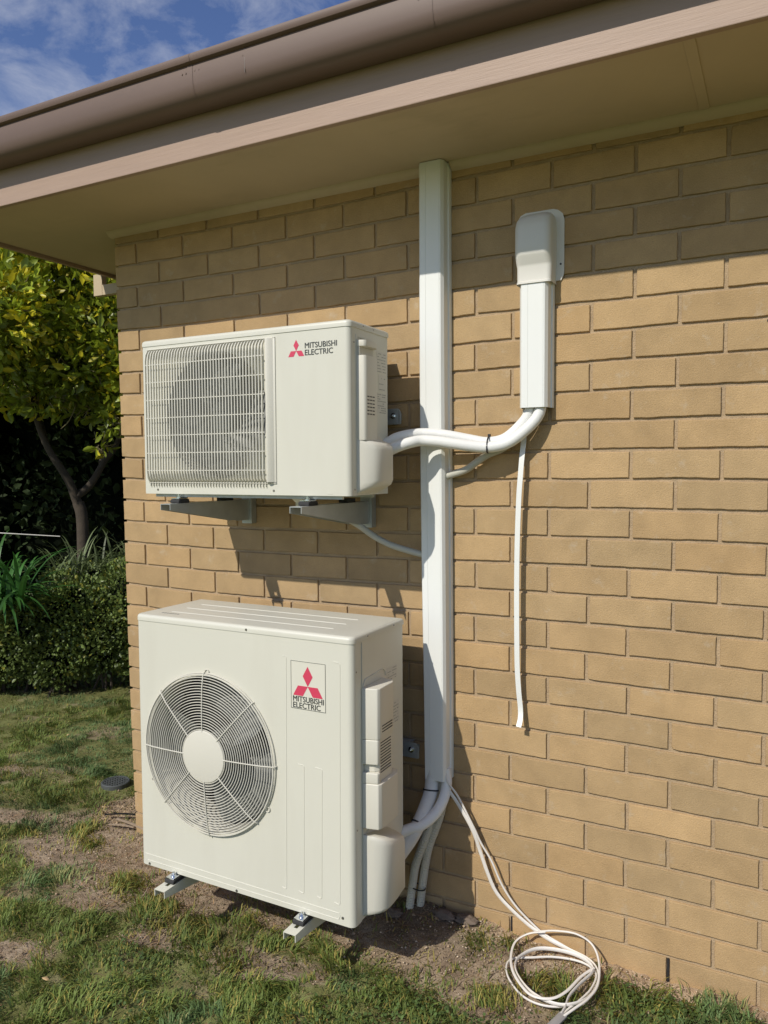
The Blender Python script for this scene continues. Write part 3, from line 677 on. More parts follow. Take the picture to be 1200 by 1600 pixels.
# ------------------------------------------------------------------ wall brackets
def bracket(label, x1, x2, zarm, ztip_h, xrail0, xrail1, zrail, ytip, drop, zfoot, mt):
    B = thing('wall_bracket', label, 'bracket', 'brackets carrying the outdoor units')
    rl = MB(); rl.box(xrail0, xrail1-.012, -.034, -.030, zrail-.026, zrail+.026)
    rl.prism([(xrail1-.012, zrail-.026), (xrail1-.003, zrail-.026), (xrail1, zrail-.023), (xrail1, zrail+.010), (xrail1-.006, zrail+.022), (xrail1-.012, zrail+.026)], 'y', -.034, -.030)
    rl.box(xrail0, xrail1-.03, -.030, -.002, zrail+.022, zrail+.026); rl.box(xrail0, xrail1-.03, -.030, -.002, zrail-.026, zrail-.022); rl.box(xrail1-.05, xrail1-.012, -.030, -.001, zrail-.012, zrail+.012)
    rl.build('rail', M['galv'], B, bevel=.0015)
    bt = MB(); bt.cyl((xrail1-.028, -.034, zrail+.002), (0, -1, 0), .010, .002, 16); bt.cyl((xrail1-.028, -.036, zrail+.002), (0, -1, 0), .0065, .006, 6); bt.cyl((xrail1-.028, -.042, zrail+.002), (0, -1, 0), .003, .006, 8)
    bt.build('anchor_bolt', M['zinc'], B)
    for x in (x1, x2):
        up_ = MB(); up_.box(x-.004, x+.040, -.033, -.0305 , zfoot, zarm+.001); up_.box(x+.0375, x+.040, -.0303, -.004, zfoot, zrail+.02)
        up_.box(x-.004, x-.0015, -.0303, -.004, zfoot, zrail+.02); up_.box(x-.004, x+.040, -.0335, -.031, zarm+.0015, zrail+.024)
        up_.build('upright', mt, B)
        # arm: channel open below, tapering toward the tip
        a = MB(); w = .042; xa = x-.012; t = .0022
        za, zt_, zr_ = zarm, zarm-ztip_h, zarm-drop
        for xs in (xa, xa+w-t):
            a.prism([(ytip, za), (ytip, zt_), (-.10, zr_), (-.036, zr_), (-.036, za)], 'x', xs, xs+t)
        # top web with a slot near the tip
        ys, ye = ytip+.030, ytip+.085
        a.box(xa+t, xa+w-t, ytip, ys, za-t, za); a.box(xa+t, xa+w/2-.006, ys, ye, za-t, za); a.box(xa+w/2+.006, xa+w-t, ys, ye, za-t, za); a.box(xa+t, xa+w-t, ye, -.036, za-t, za)
        ao = a.build('arm', mt, B)
        mtb = MB(); ym = ytip+.068
        mtb.prism([(ym-.026, za+.0003), (ym-.026, za+.010), (ym-.020, za+.014), (ym+.024, za+.014), (ym+.028, za+.0003)], 'x', xa+.002, xa+w-.002)
        mtb.build('rubber_mount', M['rubber'], B, bevel=.003)
        zc = MB(); zc.box(xa+.005, xa+w-.005, ym-.022, ym+.020, za+.0145, za+.017)
        zc.prism([(ym+.014, za+.017), (ym+.020, za+.017), (ym+.034, za+.042), (ym+.028, za+.042)], 'x', xa+.005, xa+w-.005)
        zc.cyl((xa+w/2, ym-.004, za+.017), (0, 0, 1), .009, .002, 18); zc.cyl((xa+w/2, ym-.004, za+.019), (0, 0, 1), .0075, .006, 6); zc.cyl((xa+w/2, ym-.004, za+.025), (0, 0, 1), .0035, .006, 8)
        zc.build('clamp_bolt', M['zinc'], B, smooth=30)
        # rear mount
        mb_ = MB(); mb_.prism([(-.17, za+.0003), (-.17, za+.014), (-.12, za+.014), (-.12, za+.0003)], 'x', xa+.004, xa+w-.004); mb_.build('rubber_mount', M['rubber'], B)
    return B
bracket('grey steel wall bracket under the upper outdoor unit, its arms seen from below', .646, 1.152, 1.414, .020, .60, 1.304, 1.697, -.445, .075, 1.325, M['galv'])
bracket('steel wall bracket under the lower outdoor unit with pale slotted arm tips over the grass', .702, 1.196, .200, .022, .62, 1.366, .580, -.565, .085, .10, M['bracketp'])
# ------------------------------------------------------------------ ducts
def duct(mb, xa0, xa1, z0, xb0, xb1, z1, d=.060):
    prof = [(0, -.001), (0, -.018), (.03, -.020), (.055, -.046), (.14, -d), (.335, -d), (.34, -d+.0012), (.345, -d), (.80, -d), (.815, -d+.001), (.83, -d), (.86, -d+.001), (.93, -.048), (.945, -.020), (.985, -.018), (1, -.012), (1, -.001)]
    a = [(xa0+(xa1-xa0)*u, y, z0) for u, y in prof]; b_ = [(xb0+(xb1-xb0)*u, y, z1) for u, y in prof]; n = len(prof)
    mb.add(a+b_, [(i, i+1, n+i+1, n+i) for i in range(n-1)])
    mb.add([p for p in a if 1]+[(xa0+(xa1-xa0)*u*.94+.003, y*.93-.002, z0) for u, y in prof], [(i, i+1, n+i+1, n+i) for i in range(n-1)])
D1 = thing('pipe_duct', 'long white plastic pipe duct running up the wall into the soffit', 'duct', 'white pipe ducts on the wall')
q = MB()
stn = [(.503, 1.393, 1.478), (.80, 1.389, 1.478), (1.15, 1.383, 1.476), (1.50, 1.378, 1.474), (1.85, 1.376, 1.472), (2.3, 1.376, 1.470), (2.489, 1.376, 1.470)]
for (za, a0, a1), (zc_, b0, b1) in zip(stn[:-1], stn[1:]): duct(q, a0-.004, a1, za, b0-.004, b1, zc_)
q.build('duct_cover', M['pvc'], D1, smooth=25)
D2 = thing('pipe_duct', 'short white plastic pipe duct topped with a rounded wall cap', 'duct', 'white pipe ducts on the wall')
q = MB(); duct(q, 1.708, 1.806, 1.706, 1.706, 1.806, 2.10); q.build('duct_cover', M['pvc'], D2, smooth=25)
# end cap: lofted outline in x for each z
cp = MB(); lay = []
def capsec(z, x0, x1, d, rr):
    pts = [(x0, -.001), (x0, -d+rr)]+arc(x0+rr, -d+rr, rr, 180, 270, 5)+arc(x1-rr, -d+rr, rr, 270, 360, 5)+[(x1, -.001)]
    return [(a, b_, z) for a, b_ in pts]
secs = [capsec(2.073, 1.7035, 1.8105, .064, .014), capsec(2.079, 1.7035, 1.8105, .064, .014), capsec(2.080, 1.705, 1.8095, .0625, .014), capsec(2.122, 1.704, 1.811, .063, .016), capsec(2.130, 1.702, 1.812, .066, .02),
        capsec(2.150, 1.702, 1.812, .080, .022), capsec(2.160, 1.702, 1.812, .083, .022), capsec(2.235, 1.702, 1.812, .083, .022), capsec(2.256, 1.704, 1.811, .078, .024), capsec(2.270, 1.709, 1.808, .066, .026), capsec(2.279, 1.718, 1.802, .045, .022), capsec(2.282, 1.730, 1.795, .012, .008)]
n = len(secs[0]); cp.add([p for s in secs for p in s], [(l*n+i, l*n+i+1, (l+1)*n+i+1, (l+1)*n+i) for l in range(len(secs)-1) for i in range(n-1)]+[tuple((len(secs)-1)*n+i for i in range(n))])
fl_ = [(1.69, 2.085), (1.825, 2.085), (1.832, 2.098), (1.834, 2.11), (1.834, 2.262), (1.829, 2.281), (1.815, 2.293), (1.80, 2.298), (1.715, 2.298), (1.70, 2.292), (1.690, 2.278), (1.688, 2.26)]
cp.prism(fl_, 'y', -.0045, -.001)
cpo = cp.build('wall_cap', M['pvc2'], D2, smooth=38)
q = MB(); q.cyl((1.824, -.0046, 2.133), (0, -1, 0), .003, .0008, 10); q.build('screw_hole', M['black'], cpo)
# ------------------------------------------------------------------ pipes and cables
def pipe(name, label, cat, pts, r, material, group=None, n=14, flat=1.0, rib=0, upv=None, sp=8):
    P = spline(pts, sp); mb = MB(); rr = r
    if rib:
        # resample densely and modulate the radius
        Q = []; 
        for a, b_ in zip(P[:-1], P[1:]):
            k = max(1, int((b_-a).length/.0034)); Q += [a.lerp(b_, i/k) for i in range(k)]
        P = Q+[P[-1]]; rr = [r*(1+.15*(i % 2)) for i in range(len(P))]
    mb.tube(P, rr, n, flat=flat, upv=upv); o = mb.build(name, material, None, smooth=0 if rib else 60)
    return tag(o, label, cat, group)
def tie(path_pt, d, r, label, w=.0045, group=None, axis=None):
    """a band round a bundle: centre, bundle direction, (ra, rb) half sizes, built as a short oval tube"""
    c = Vector(path_pt); d = Vector(d).normalized(); mb = MB(); ra, rb2 = r
    a = (Vector((0, 0, 1))-d*d.z).normalized() if abs(d.z) < .8 else (Vector((1, 0, 0))-d*d.x).normalized(); b_ = d.cross(a); n = 28
    if axis: a = Vector(axis); a = (a-d*a.dot(d)).normalized(); b_ = d.cross(a)
    ring = [c+a*ra*math.cos(2*math.pi*i/n)+b_*rb2*math.sin(2*math.pi*i/n) for i in range(n)]
    vs = [p+d*s for s in (-w/2, w/2) for p in ring]+[c+(p-c)*.93+d*s for s in (-w/2, w/2) for p in ring]
    fs = []
    for i in range(n):
        j = (i+1) % n; fs += [(i, j, n+j, n+i), (2*n+i, 3*n+i, 3*n+j, 2*n+j), (i, 2*n+i, 2*n+j, j), (n+i, n+j, 3*n+j, 3*n+i)]
    mb.add(vs, fs); hd = ring[n*5//8]; mb.box(hd.x-.004, hd.x+.004, hd.y-.005, hd.y+.002, hd.z-.004, hd.z+.004)
    return tag(mb.build('cable_tie', M['black'], None, smooth=40), label, 'cable tie', group)
PA = [(1.29, -.168, 1.596), (1.32, -.160, 1.608), (1.345, -0.15, 1.622), (1.378, -0.128, 1.632), (1.411, -0.105, 1.636), (1.454, -0.092, 1.634), (1.501, -0.082, 1.627), (1.558, -0.066, 1.615), (1.61, -0.055, 1.606), (1.662, -0.045, 1.615), (1.705, -0.035, 1.65), (1.736, -0.03, 1.692), (1.743, -0.03, 1.74)]
PB = [(1.30, -.195, 1.560), (1.333, -0.185, 1.578), (1.364, -0.178, 1.593), (1.398, -0.16, 1.605), (1.426, -0.137, 1.611), (1.474, -0.122, 1.608), (1.519, -0.110, 1.601), (1.579, -0.092, 1.592), (1.631, -0.078, 1.589), (1.683, -0.064, 1.602), (1.734, -0.052, 1.64), (1.769, -0.038, 1.685), (1.777, -0.032, 1.74)]
pipe('insulated_pipe', 'white insulated pipe, upper and rear one of the curved pair from the upper unit', 'pipe', PA, .0155, M['foam'], 'insulated pipes')
pipe('insulated_pipe', 'white insulated pipe, lower and front one of the curved pair crossing the long duct', 'pipe', PB, .0172, M['foam'], 'insulated pipes')
tie((1.621, -.0665, 1.5975), (1, .15, .02), (.0365, .0222), 'black cable tie round the two white pipes between the ducts', group='black cable ties', axis=(0, -.023, -.017))
CON1 = [(1.05, -.16, 1.400), (1.09, -0.14, 1.386), (1.14, -0.12, 1.362), (1.177, -0.09, 1.334), (1.216, -0.06, 1.298), (1.268, -0.045, 1.271), (1.335, -0.035, 1.252), (1.385, -0.03, 1.241)]
pipe('conduit', 'grey conduit curving down from the upper bracket into the long duct', 'conduit', CON1, .0108, M['conduit'], 'grey conduits')
CON2 = [(1.462, -0.03, 1.499), (1.488, -0.03, 1.506), (1.532, -0.03, 1.52), (1.568, -0.03, 1.544), (1.606, -0.03, 1.567), (1.654, -0.026, 1.587), (1.711, -0.015, 1.633), (1.722, -0.014, 1.683), (1.725, -0.014, 1.732)]
pipe('conduit', 'grey conduit rising from the side of the long duct behind the white pipes', 'conduit', CON2, .0115, M['conduit'], 'grey conduits')
def ribbon(name, label, cat, pts, w, th, material, nrm=(0, -1, 0), nrms=None, parent=None):
    P = spline(pts, 6); mb = MB(); vs = []; m_ = len(P)
    for i, p in enumerate(P):
        t = (P[min(i+1, m_-1)]-P[max(i-1, 0)]).normalized(); nv = Vector(nrm); nv = (nv-t*nv.dot(t)).normalized(); s_ = t.cross(nv)
        vs += [p-s_*w/2, p-s_*w/2+nv*th, p+s_*w/2+nv*th, p+s_*w/2]
    fs = [(i*4+k, i*4+(k+1) % 4, (i+1)*4+(k+1) % 4, (i+1)*4+k) for i in range(m_-1) for k in range(4)]+[(0, 1, 2, 3), tuple((m_-1)*4+k for k in (3, 2, 1, 0))]
    mb.add(vs, fs); o = mb.build(name, material, parent, smooth=40)
    return tag(o, label, cat) if label else o
STRIP = [(1.725, -0.015, 1.733), (1.719, -0.015, 1.664), (1.717, -0.018, 1.606), (1.715, -0.028, 1.556), (1.712, -0.033, 1.498), (1.708, -0.035, 1.429), (1.704, -0.036, 1.29), (1.703, -0.036, 1.131), (1.704, -0.035, 0.99), (1.705, -0.032, 0.899), (1.709, -0.029, 0.828), (1.714, -0.026, 0.771), (1.716, -.034, .742), (1.714, -.046, .720)]
ribbon('flat_cable', 'flat white cable hanging straight down the wall from the short duct', 'cable', STRIP, .0160, .0020, M['pvc'])
LP1 = [(1.417, -0.035, 0.56), (1.417, -0.04, 0.502), (1.419, -0.055, 0.461), (1.416, -0.09, 0.42), (1.409, -0.13, 0.38), (1.391, -0.15, 0.338), (1.366, -0.172, 0.295), (1.345, -0.19, 0.262)]
pipe('insulated_pipe', 'thick white taped pipe bundle from the long duct to the lower unit', 'pipe', LP1, .0235, M['tape'], 'insulated pipes')
LP2 = [(1.462, -0.033, 0.54), (1.468, -0.036, 0.496), (1.467, -0.06, 0.449), (1.453, -0.10, 0.411), (1.422, -0.138, 0.383), (1.388, -0.158, 0.371), (1.360, -0.178, 0.355), (1.335, -0.19, 0.325)]
pipe('insulated_pipe', 'thinner white pipe bending in front of the taped bundle into the lower unit', 'pipe', LP2, .0175, M['foam'], 'insulated pipes')
tie((1.418, -.052, .466), (.05, -.3, -.95), (.026, .026), 'black cable tie round the taped bundle just below the long duct', group='black cable ties')
tie((1.409, -.128, .381), (-.15, -.65, -.7), (.026, .026), 'black cable tie round the taped bundle where the thinner pipe crosses it', group='black cable ties')
HD1 = [(1.443, -0.02, 0.54), (1.438, -0.02, 0.477), (1.429, -0.026, 0.42), (1.41, -0.036, 0.349), (1.386, -0.046, 0.271), (1.362, -0.05, 0.2), (1.348, -0.05, 0.119), (1.34, -0.055, 0.046)]
HD2 = [(1.463, -0.02, 0.52), (1.445, -0.022, 0.4), (1.428, -0.026, 0.337), (1.402, -0.03, 0.263), (1.388, -0.03, 0.197), (1.376, -0.03, 0.116), (1.367, -0.03, 0.040)]
def hose(label, P):
    o = pipe('drain_hose', label, 'hose', P, .0125, M['hose'], 'drain hoses', n=12, rib=1)
    return o
hose('ribbed cream drain hose beside the lower unit, nearer to its pipe cover', HD1)
hose('ribbed cream drain hose beside the lower unit, nearer to the bricks', HD2)
tie((1.362, -.042, .118), (-.1, 0, -1), (.031, .019), 'black cable tie holding the two ribbed drain hoses above the soil', w=.004, group='black cable ties')
CB1 = [(1.469, -0.045, 0.537), (1.478, -0.05, 0.502), (1.512, -0.045, 0.458), (1.564, -0.04, 0.365), (1.588, -0.035, 0.315), (1.621, -0.03, 0.263), (1.654, -0.025, 0.191), (1.7, -0.02, 0.128), (1.765, -0.015, 0.074), (1.80, -0.02, 0.060), (1.85, -0.022, 0.046), (1.9, -0.028, 0.034), (1.943, -0.045, 0.026), (1.972, -0.090, 0.022), (1.979, -0.151, 0.024), (1.961, -0.214, 0.026), (1.917, -0.262, 0.024), (1.858, -0.282, 0.022), (1.797, -0.266, 0.02), (1.742, -0.216, 0.022), (1.718, -0.165, 0.024), (1.726, -0.127, 0.026), (1.775, -0.1, 0.028), (1.834, -0.070, 0.030), (1.898, -0.058, 0.032), (1.945, -0.070, 0.034), (1.972, -0.105, 0.035), (1.970, -0.174, 0.034), (1.950, -0.235, 0.032), (1.93, -0.277, 0.028), (1.918, -.315, .024)]
CB2 = [(1.456, -0.045, 0.535), (1.472, -0.05, 0.488), (1.51, -0.045, 0.436), (1.559, -0.04, 0.357), (1.582, -0.03, 0.286), (1.607, -0.025, 0.215), (1.635, -0.02, 0.156), (1.686, -0.018, 0.111), (1.749, -0.016, 0.071), (1.81, -0.022, 0.050), (1.87, -0.03, 0.042), (1.931, -0.046, 0.040), (1.966, -0.075, 0.038), (1.982, -0.124, 0.036), (1.976, -0.2, 0.036), (1.948, -0.25, 0.036), (1.899, -0.276, 0.034), (1.828, -0.262, 0.034), (1.768, -0.21, 0.036), (1.745, -0.16, 0.040), (1.757, -0.110, 0.042), (1.788, -0.072, 0.044), (1.839, -0.055, 0.046), (1.895, -0.052, 0.046), (1.938, -0.068, 0.046), (1.962, -0.104, 0.046), (1.940, -0.178, 0.044), (1.925, -0.235, 0.040), (1.924, -0.275, 0.034), (1.920, -0.305, 0.030)]
CB3 = [(1.784, -0.03, 0.075), (1.831, -0.03, 0.09), (1.894, -0.03, 0.098), (1.943, -0.034, 0.082), (1.972, -0.07, 0.058), (1.988, -0.156, 0.046), (1.975, -0.225, 0.042), (1.950, -0.275, 0.038), (1.925, -0.315, 0.030)]
CB4 = [(1.800, -0.03, 0.078), (1.748, -0.035, 0.060), (1.716, -0.073, 0.046), (1.725, -0.146, 0.042), (1.754, -0.211, 0.042), (1.802, -0.265, 0.042), (1.839, -0.284, 0.042), (1.885, -0.273, 0.044), (1.915, -0.228, 0.046), (1.938, -0.148, 0.048), (1.963, -0.095, 0.05)]
cc = thing('coiled_cable', 'white twin cable dropping from the long duct and coiled on the grass by the wall', 'cable')
for P, r, fl2 in ((CB1, .0036, .8), (CB2, .0062, .45), (CB3, .0036, .8), (CB4, .0040, .7)):
    mb = MB(); mb.tube(spline(P, 8), r, 8, flat=fl2); mb.build('strand', M['cable'], cc, smooth=60)
mb = MB(); mb.tube(spline([(1.925, -.300, .028), (1.915, -.330, .026), (1.903, -.362, .024), (1.889, -.393, .022)], 4), .0125, 10, flat=.6); mb.build('taped_end', M['gtape'], cc, smooth=50)
mb = MB(); mb.tube([(1.893, -.385, .022), (1.884, -.405, .020), (1.874, -.425, .018)], .006, 8, flat=.7); mb.build('bare_end', M['cable'], cc, smooth=50)
# ------------------------------------------------------------------ drain grate and yard litter
gt = thing('drain_grate', 'round dark grey drain grate set in the ground by the house corner', 'drain')
gc = (-.435, .325); gzz = .004; th = 0
mb = MB(); n = 36
for r0, r1, z0, z1 in ((.072, .062, gzz+.004, gzz-.004),):
    ringo = [[(gc[0]+r*math.cos(2*math.pi*i/n), gc[1]+r*math.sin(2*math.pi*i/n), z) for i in range(n)] for r, z in ((.068, gzz-.05), (.067, gzz+.003), (.063, gzz+.006), (.057, gzz+.005), (.057, gzz-.02))]
mb.add([p for q in ringo for p in q], [(l*n+i, l*n+(i+1) % n, (l+1)*n+(i+1) % n, (l+1)*n+i) for l in range(4) for i in range(n)])
mb.build('rim', M['grate'], gt, smooth=40)
mb = MB()
for k in range(-3, 4):
    d = k*.0160; h = math.sqrt(max(0, .0575**2-d*d)); mb.box(gc[0]+d-.0028, gc[0]+d+.0028, gc[1]-h, gc[1]+h, gzz-.010, gzz+.0045); mb.box(gc[0]-h, gc[0]+h, gc[1]+d-.0028, gc[1]+d+.0028, gzz-.0098, gzz+.0040)
mb.build('grid', M['grate'], gt)
mb = MB(); mb.cyl((gc[0], gc[1], gzz-.03), (0, 0, 1), .056, .002, 24); mb.build('sump', M['black'], gt)
def stick(label, p0, p1, r, m='wood', flat=.6):
    a, b_ = Vector(p0), Vector(p1); mid_ = (a+b_)/2+Vector((.006, .004, .004)); mb = MB(); mb.tube(spline([a, mid_, b_], 4), [r*(1-.3*abs(i/8-.5)) for i in range(9)], 6, flat=flat)
    return tag(mb.build('stick', M[m], None, smooth=50), label, 'stick', 'sticks on the soil')
stick('pale straight stick lying across the wood chips at the wall corner', (-.175, .022, .020), (-.035, .085, .022), .006, 'straw')
stick('dark weathered stick lying on soil left of the lower unit', (-.10, .02, .018), (.16, -.02, .018), .008)
stick('short grey stick beside the dark weathered stick', (-.09, -.035, .018), (.03, -.01, .020), .006)
stick('thin brown twig standing out of the dry grass patch', (.445, -.395, .010), (.47, -.375, .055), .003)
# ------------------------------------------------------------------ grass, clover, straw, chips
def scatter(n, x0, x1, y0, y1):
    return rng.uniform(x0, x1, n), rng.uniform(y0, y1, n)
def visible_wedge(x, y):
    """keep what the camera side could see"""
    return ~((x > 0.012) & (y > -0.012)) & ~(((x-gc[0])**2+(y-gc[1])**2) < .08**2)
def blades(name, x, y, h, w, lean, az, material, tint, label, cat_kind='stuff', base=None):
    n = len(x); z = gz(x, y)-.004 if base is None else base
    dx, dy = np.cos(az), np.sin(az); px, py = -dy, dx
    V = np.zeros((n, 5, 3))
    l1 = lean*h*.35; l2 = lean*h*1.0
    V[:, 0] = np.stack([x-px*w, y-py*w, z], -1); V[:, 1] = np.stack([x+px*w, y+py*w, z], -1)
    V[:, 2] = np.stack([x+dx*l1+px*w*.8, y+dy*l1+py*w*.8, z+h*.55], -1); V[:, 3] = np.stack([x+dx*l1-px*w*.8, y+dy*l1-py*w*.8, z+h*.55], -1)
    zt_ = h*np.sqrt(np.clip(1-(lean*.8)**2, .1, 1)); V[:, 4] = np.stack([x+dx*l2, y+dy*l2, z+zt_], -1)
    i = np.arange(n)*5
    F = np.concatenate([np.stack([i, i+1, i+2], -1), np.stack([i, i+2, i+3], -1), np.stack([i+3, i+2, i+4], -1)])
    T = np.concatenate([tint]*3)
    o = np_mesh(name, V.reshape(-1, 3), F, material, tint=T)
    o['kind'] = 'stuff'; o['label'] = label; o['category'] = 'ground cover'; return o
def hedge_line(x, y):   # in front of the hedge only
    return (y-0.9) < 1.9*(x+1.95)+.35
def grass_pts(n, x0, x1, y0, y1, s1=4.5):
    x, y = scatter(n, x0, x1, y0, y1)
    dens = np.clip(1.2-1.2*bare(x, y), .09, 1)*np.clip(.35+1.1*vnoise(x, y, 11, 21), 0, 1)
    clump = vnoise(x, y, 26, 22); dens *= np.clip(clump*2.2-.35, .05, 1)
    k = (rng.random(n) < dens) & visible_wedge(x, y); return x[k], y[k]
def grass_tint(x, y, dry=.12):
    n = len(x); t = np.ones((n, 3))*(.75+.5*rng.random((n, 1))); big = vnoise(x, y, 2.3, 31)[:, None]
    t *= (.75+.55*big); blue = (vnoise(x, y, 3.1, 33)[:, None] > .55); t = np.where(blue, t*np.array([.86, .96, 1.15]), t*np.array([1.08, 1.04, .85]))
    dr = (rng.random(n) < dry+.5*np.clip(bare(x, y), 0, 1)*.8)[:, None]; t = np.where(dr, t*np.array([2.1, 1.35, 1.5]), t); return t
xs, ys, = [], []
for (n, a) in ((120000, (0.0, 2.6, -1.15, .02)), (85000, (-1.6, 0.0, -1.0, 1.3)), (30000, (-2.6, -.4, .2, 2.2)), (16000, (-4, 4, -3, -1.1))):
    q_ = grass_pts(n, *a); xs.append(q_[0]); ys.append(q_[1])
x = np.concatenate(xs); y = np.concatenate(ys); n = len(x)
tall = np.clip(vnoise(x, y, 8, 41)*1.3, .35, 1.1)
h = rng.uniform(.012, .044, n)*tall; w = rng.uniform(.0010, .0024, n); lean = rng.uniform(.35, 1.25, n)
TC = [(-.19, -.10, .10), (-.05, -.17, .07), (.34, -.34, .10), (.55, -.42, .11), (.70, -.42, .09), (.40, -.60, .10), (.15, -.66, .09), (.78, -.46, .08), (.95, -.52, .07), (1.28, -.40, .05), (1.70, -.06, .04), (1.60, -.10, .05),
      (1.86, -.16, .07), (1.90, -.20, .06), (1.80, -.18, .05), (1.74, -.30, .08), (2.05, -.12, .08), (2.15, -.09, .07), (2.26, -.07, .06), (2.35, -.06, .05), (-.55, .05, .10), (-.40, -.20, .10), (-.62, .42, .10), (.02, -.42, .12), (-.25, .32, .07), (1.12, -.60, .10), (1.5, -.42, .08)]
X2 = []; Y2 = []
for cx_, cy_, r_ in TC:
    k = int(9000*r_*r_*4.2); X2.append(rng.normal(cx_, r_*.45, k)); Y2.append(np.minimum(rng.normal(cy_, r_*.38, k), .4))
X2 = np.concatenate(X2); Y2 = np.concatenate(Y2); k = visible_wedge(X2, Y2); X2, Y2 = X2[k], Y2[k]; n2_ = len(X2)
x = np.concatenate([x, X2]); y = np.concatenate([y, Y2]); n = len(x)
h = np.concatenate([h, rng.uniform(.016, .050, n2_)]); w = np.concatenate([w, rng.uniform(.0013, .0026, n2_)]); lean = np.concatenate([lean, rng.uniform(.3, 1.2, n2_)])
blades('grass', x, y, h, w, lean, (vnoise(x, y, 13, 71)*9.4+rng.normal(0, .7, n)), M['grass'], grass_tint(x, y), 'short patchy lawn grass growing round bare soil')
# flat lying dry grass on the soil
x, y = scatter(48000, -1.5, 2.5, -1.1, .6); k = (rng.random(len(x)) < .10+.55*bare(x, y)*(vnoise(x, y, 5, 44) > .42)) & visible_wedge(x, y); x, y = x[k], y[k]; n = len(x)
t = np.ones((n, 3))*rng.uniform(.45, 1.15, (n, 1)); t *= np.where(rng.random((n, 1)) < .5, np.array([1, .82, .7]), np.array([.9, .95, .85]))
blades('dry_grass', x, y, rng.uniform(.004, .012, n), rng.uniform(.0007, .0014, n), rng.uniform(2.0, 5.5, n)*1.0, rng.uniform(0, 6.28, n), M['straw'], t, 'dry straw coloured grass lying on the bare soil')
# clover like leaves, right part of the lawn
def leaves_flat(name, x, y, s, material, tint, label, hgt):
    n = len(x); z = gz(x, y)+hgt; V = np.zeros((n, 6, 3)); az = rng.uniform(0, 6.28, n); tl = rng.uniform(-.6, .6, n); tl2 = rng.uniform(-.6, .6, n)
    for k in range(6):
        a = az+k*math.pi/3; r_ = s*(1 if k % 2 == 0 else .92); ex = np.cos(a)*r_; ey = np.sin(a)*r_
        V[:, k] = np.stack([x+ex, y+ey, z+ex*tl+ey*tl2], -1)
    F = (np.arange(n)*6)[:, None]+np.arange(6)[None]
    o = np_mesh(name, V.reshape(-1, 3), F, material, tint=tint); o['kind'] = 'stuff'; o['label'] = label; o['category'] = 'ground cover'
x, y = scatter(60000, .55, 2.6, -1.1, -.03); dens = np.clip(vnoise(x, y, 4.2, 51)*2.4-.8, 0, 1)*np.clip(1.1-1.7*bare(x, y), 0, 1)*np.clip(.25+(x-.5)*1.1, .1, 1)
k = rng.random(len(x)) < dens*.6; x, y = x[k], y[k]; n = len(x)
t = np.ones((n, 3))*rng.uniform(.45, 1.1, (n, 1)); t *= (.6+.6*vnoise(x, y, 5, 52))[:, None]
leaves_flat('clover', x, y, rng.uniform(.0020, .0056, n), M['clover'], t, 'low broad leaved clover patches in the lawn', rng.uniform(.004, .028, n))
# chips of limestone and soil crumbs
def crumbs(name, x, y, s, material, tint, label):
    n = len(x); z = gz(x, y); base = np.array([[1, 0, 0], [-1, 0, 0], [0, 1, 0], [0, -1, 0], [0, 0, .8], [0, 0, -.8]])
    V = base[None]*s[:, None, None]*rng.uniform(.55, 1.25, (n, 6, 1)); a = rng.uniform(0, 6.28, n); c, s_ = np.cos(a)[:, None], np.sin(a)[:, None]
    X = V[..., 0]*c-V[..., 1]*s_; Y = V[..., 0]*s_+V[..., 1]*c; V = np.stack([X+x[:, None], Y+y[:, None], V[..., 2]+(z+s*.25)[:, None]], -1)
    f = np.array([[0, 2, 4], [2, 1, 4], [1, 3, 4], [3, 0, 4], [2, 0, 5], [1, 2, 5], [3, 1, 5], [0, 3, 5]]); F = (np.arange(n)*6)[:, None, None]+f[None]
    o = np_mesh(name, V.reshape(-1, 3), F.reshape(-1, 3), material, tint=np.repeat(tint, 8, 0)); o['kind'] = 'stuff'; o['label'] = label; o['category'] = 'gravel'
x, y = scatter(30000, -.6, 2.6, -.75, .4); d1 = np.exp(-((x-1.72)/.22)**2-((y+.13)/.13)**2)*.5+np.exp(-((y+.03)/.05)**2)*(x > 1.45)*.45+.06*bare(x, y)+np.exp(-((x-1.35)/.25)**2-((y+.35)/.10)**2)*.10
k = (rng.random(len(x)) < d1) & visible_wedge(x, y); x, y = x[k], y[k]; n = len(x); t = np.ones((n, 3))*rng.uniform(.5, 1.25, (n, 1))
crumbs('gravel', x, y, rng.uniform(.0012, .0045, n)**1.0, M['chip'], t, 'small limestone crumbs along the foot of the wall')
x, y = scatter(52000, -.9, 2.6, -.9, .4); k = (rng.random(len(x)) < .05+.45*bare(x, y)) & visible_wedge(x, y); x, y = x[k], y[k]; n = len(x); t = np.ones((n, 3))*rng.uniform(.22, .75, (n, 1))*np.array([1, .88, .78])
crumbs('soil_crumbs', x, y, rng.uniform(.0010, .0038, n), M['chip'], t, 'crumbled brown soil on the bare patches')
x, y = scatter(3000, -.9, 2.6, -.9, .35); k = (rng.random(len(x)) < .03+.40*bare(x, y)) & visible_wedge(x, y); x, y = x[k], y[k]; n = len(x); t = np.ones((n, 3))*rng.uniform(.25, .95, (n, 1))*np.array([1, .90, .80])
crumbs('pebbles', x, y, rng.uniform(.003, .0075, n), M['chip'], t, 'small pebbles and soil lumps scattered over the bare patches')
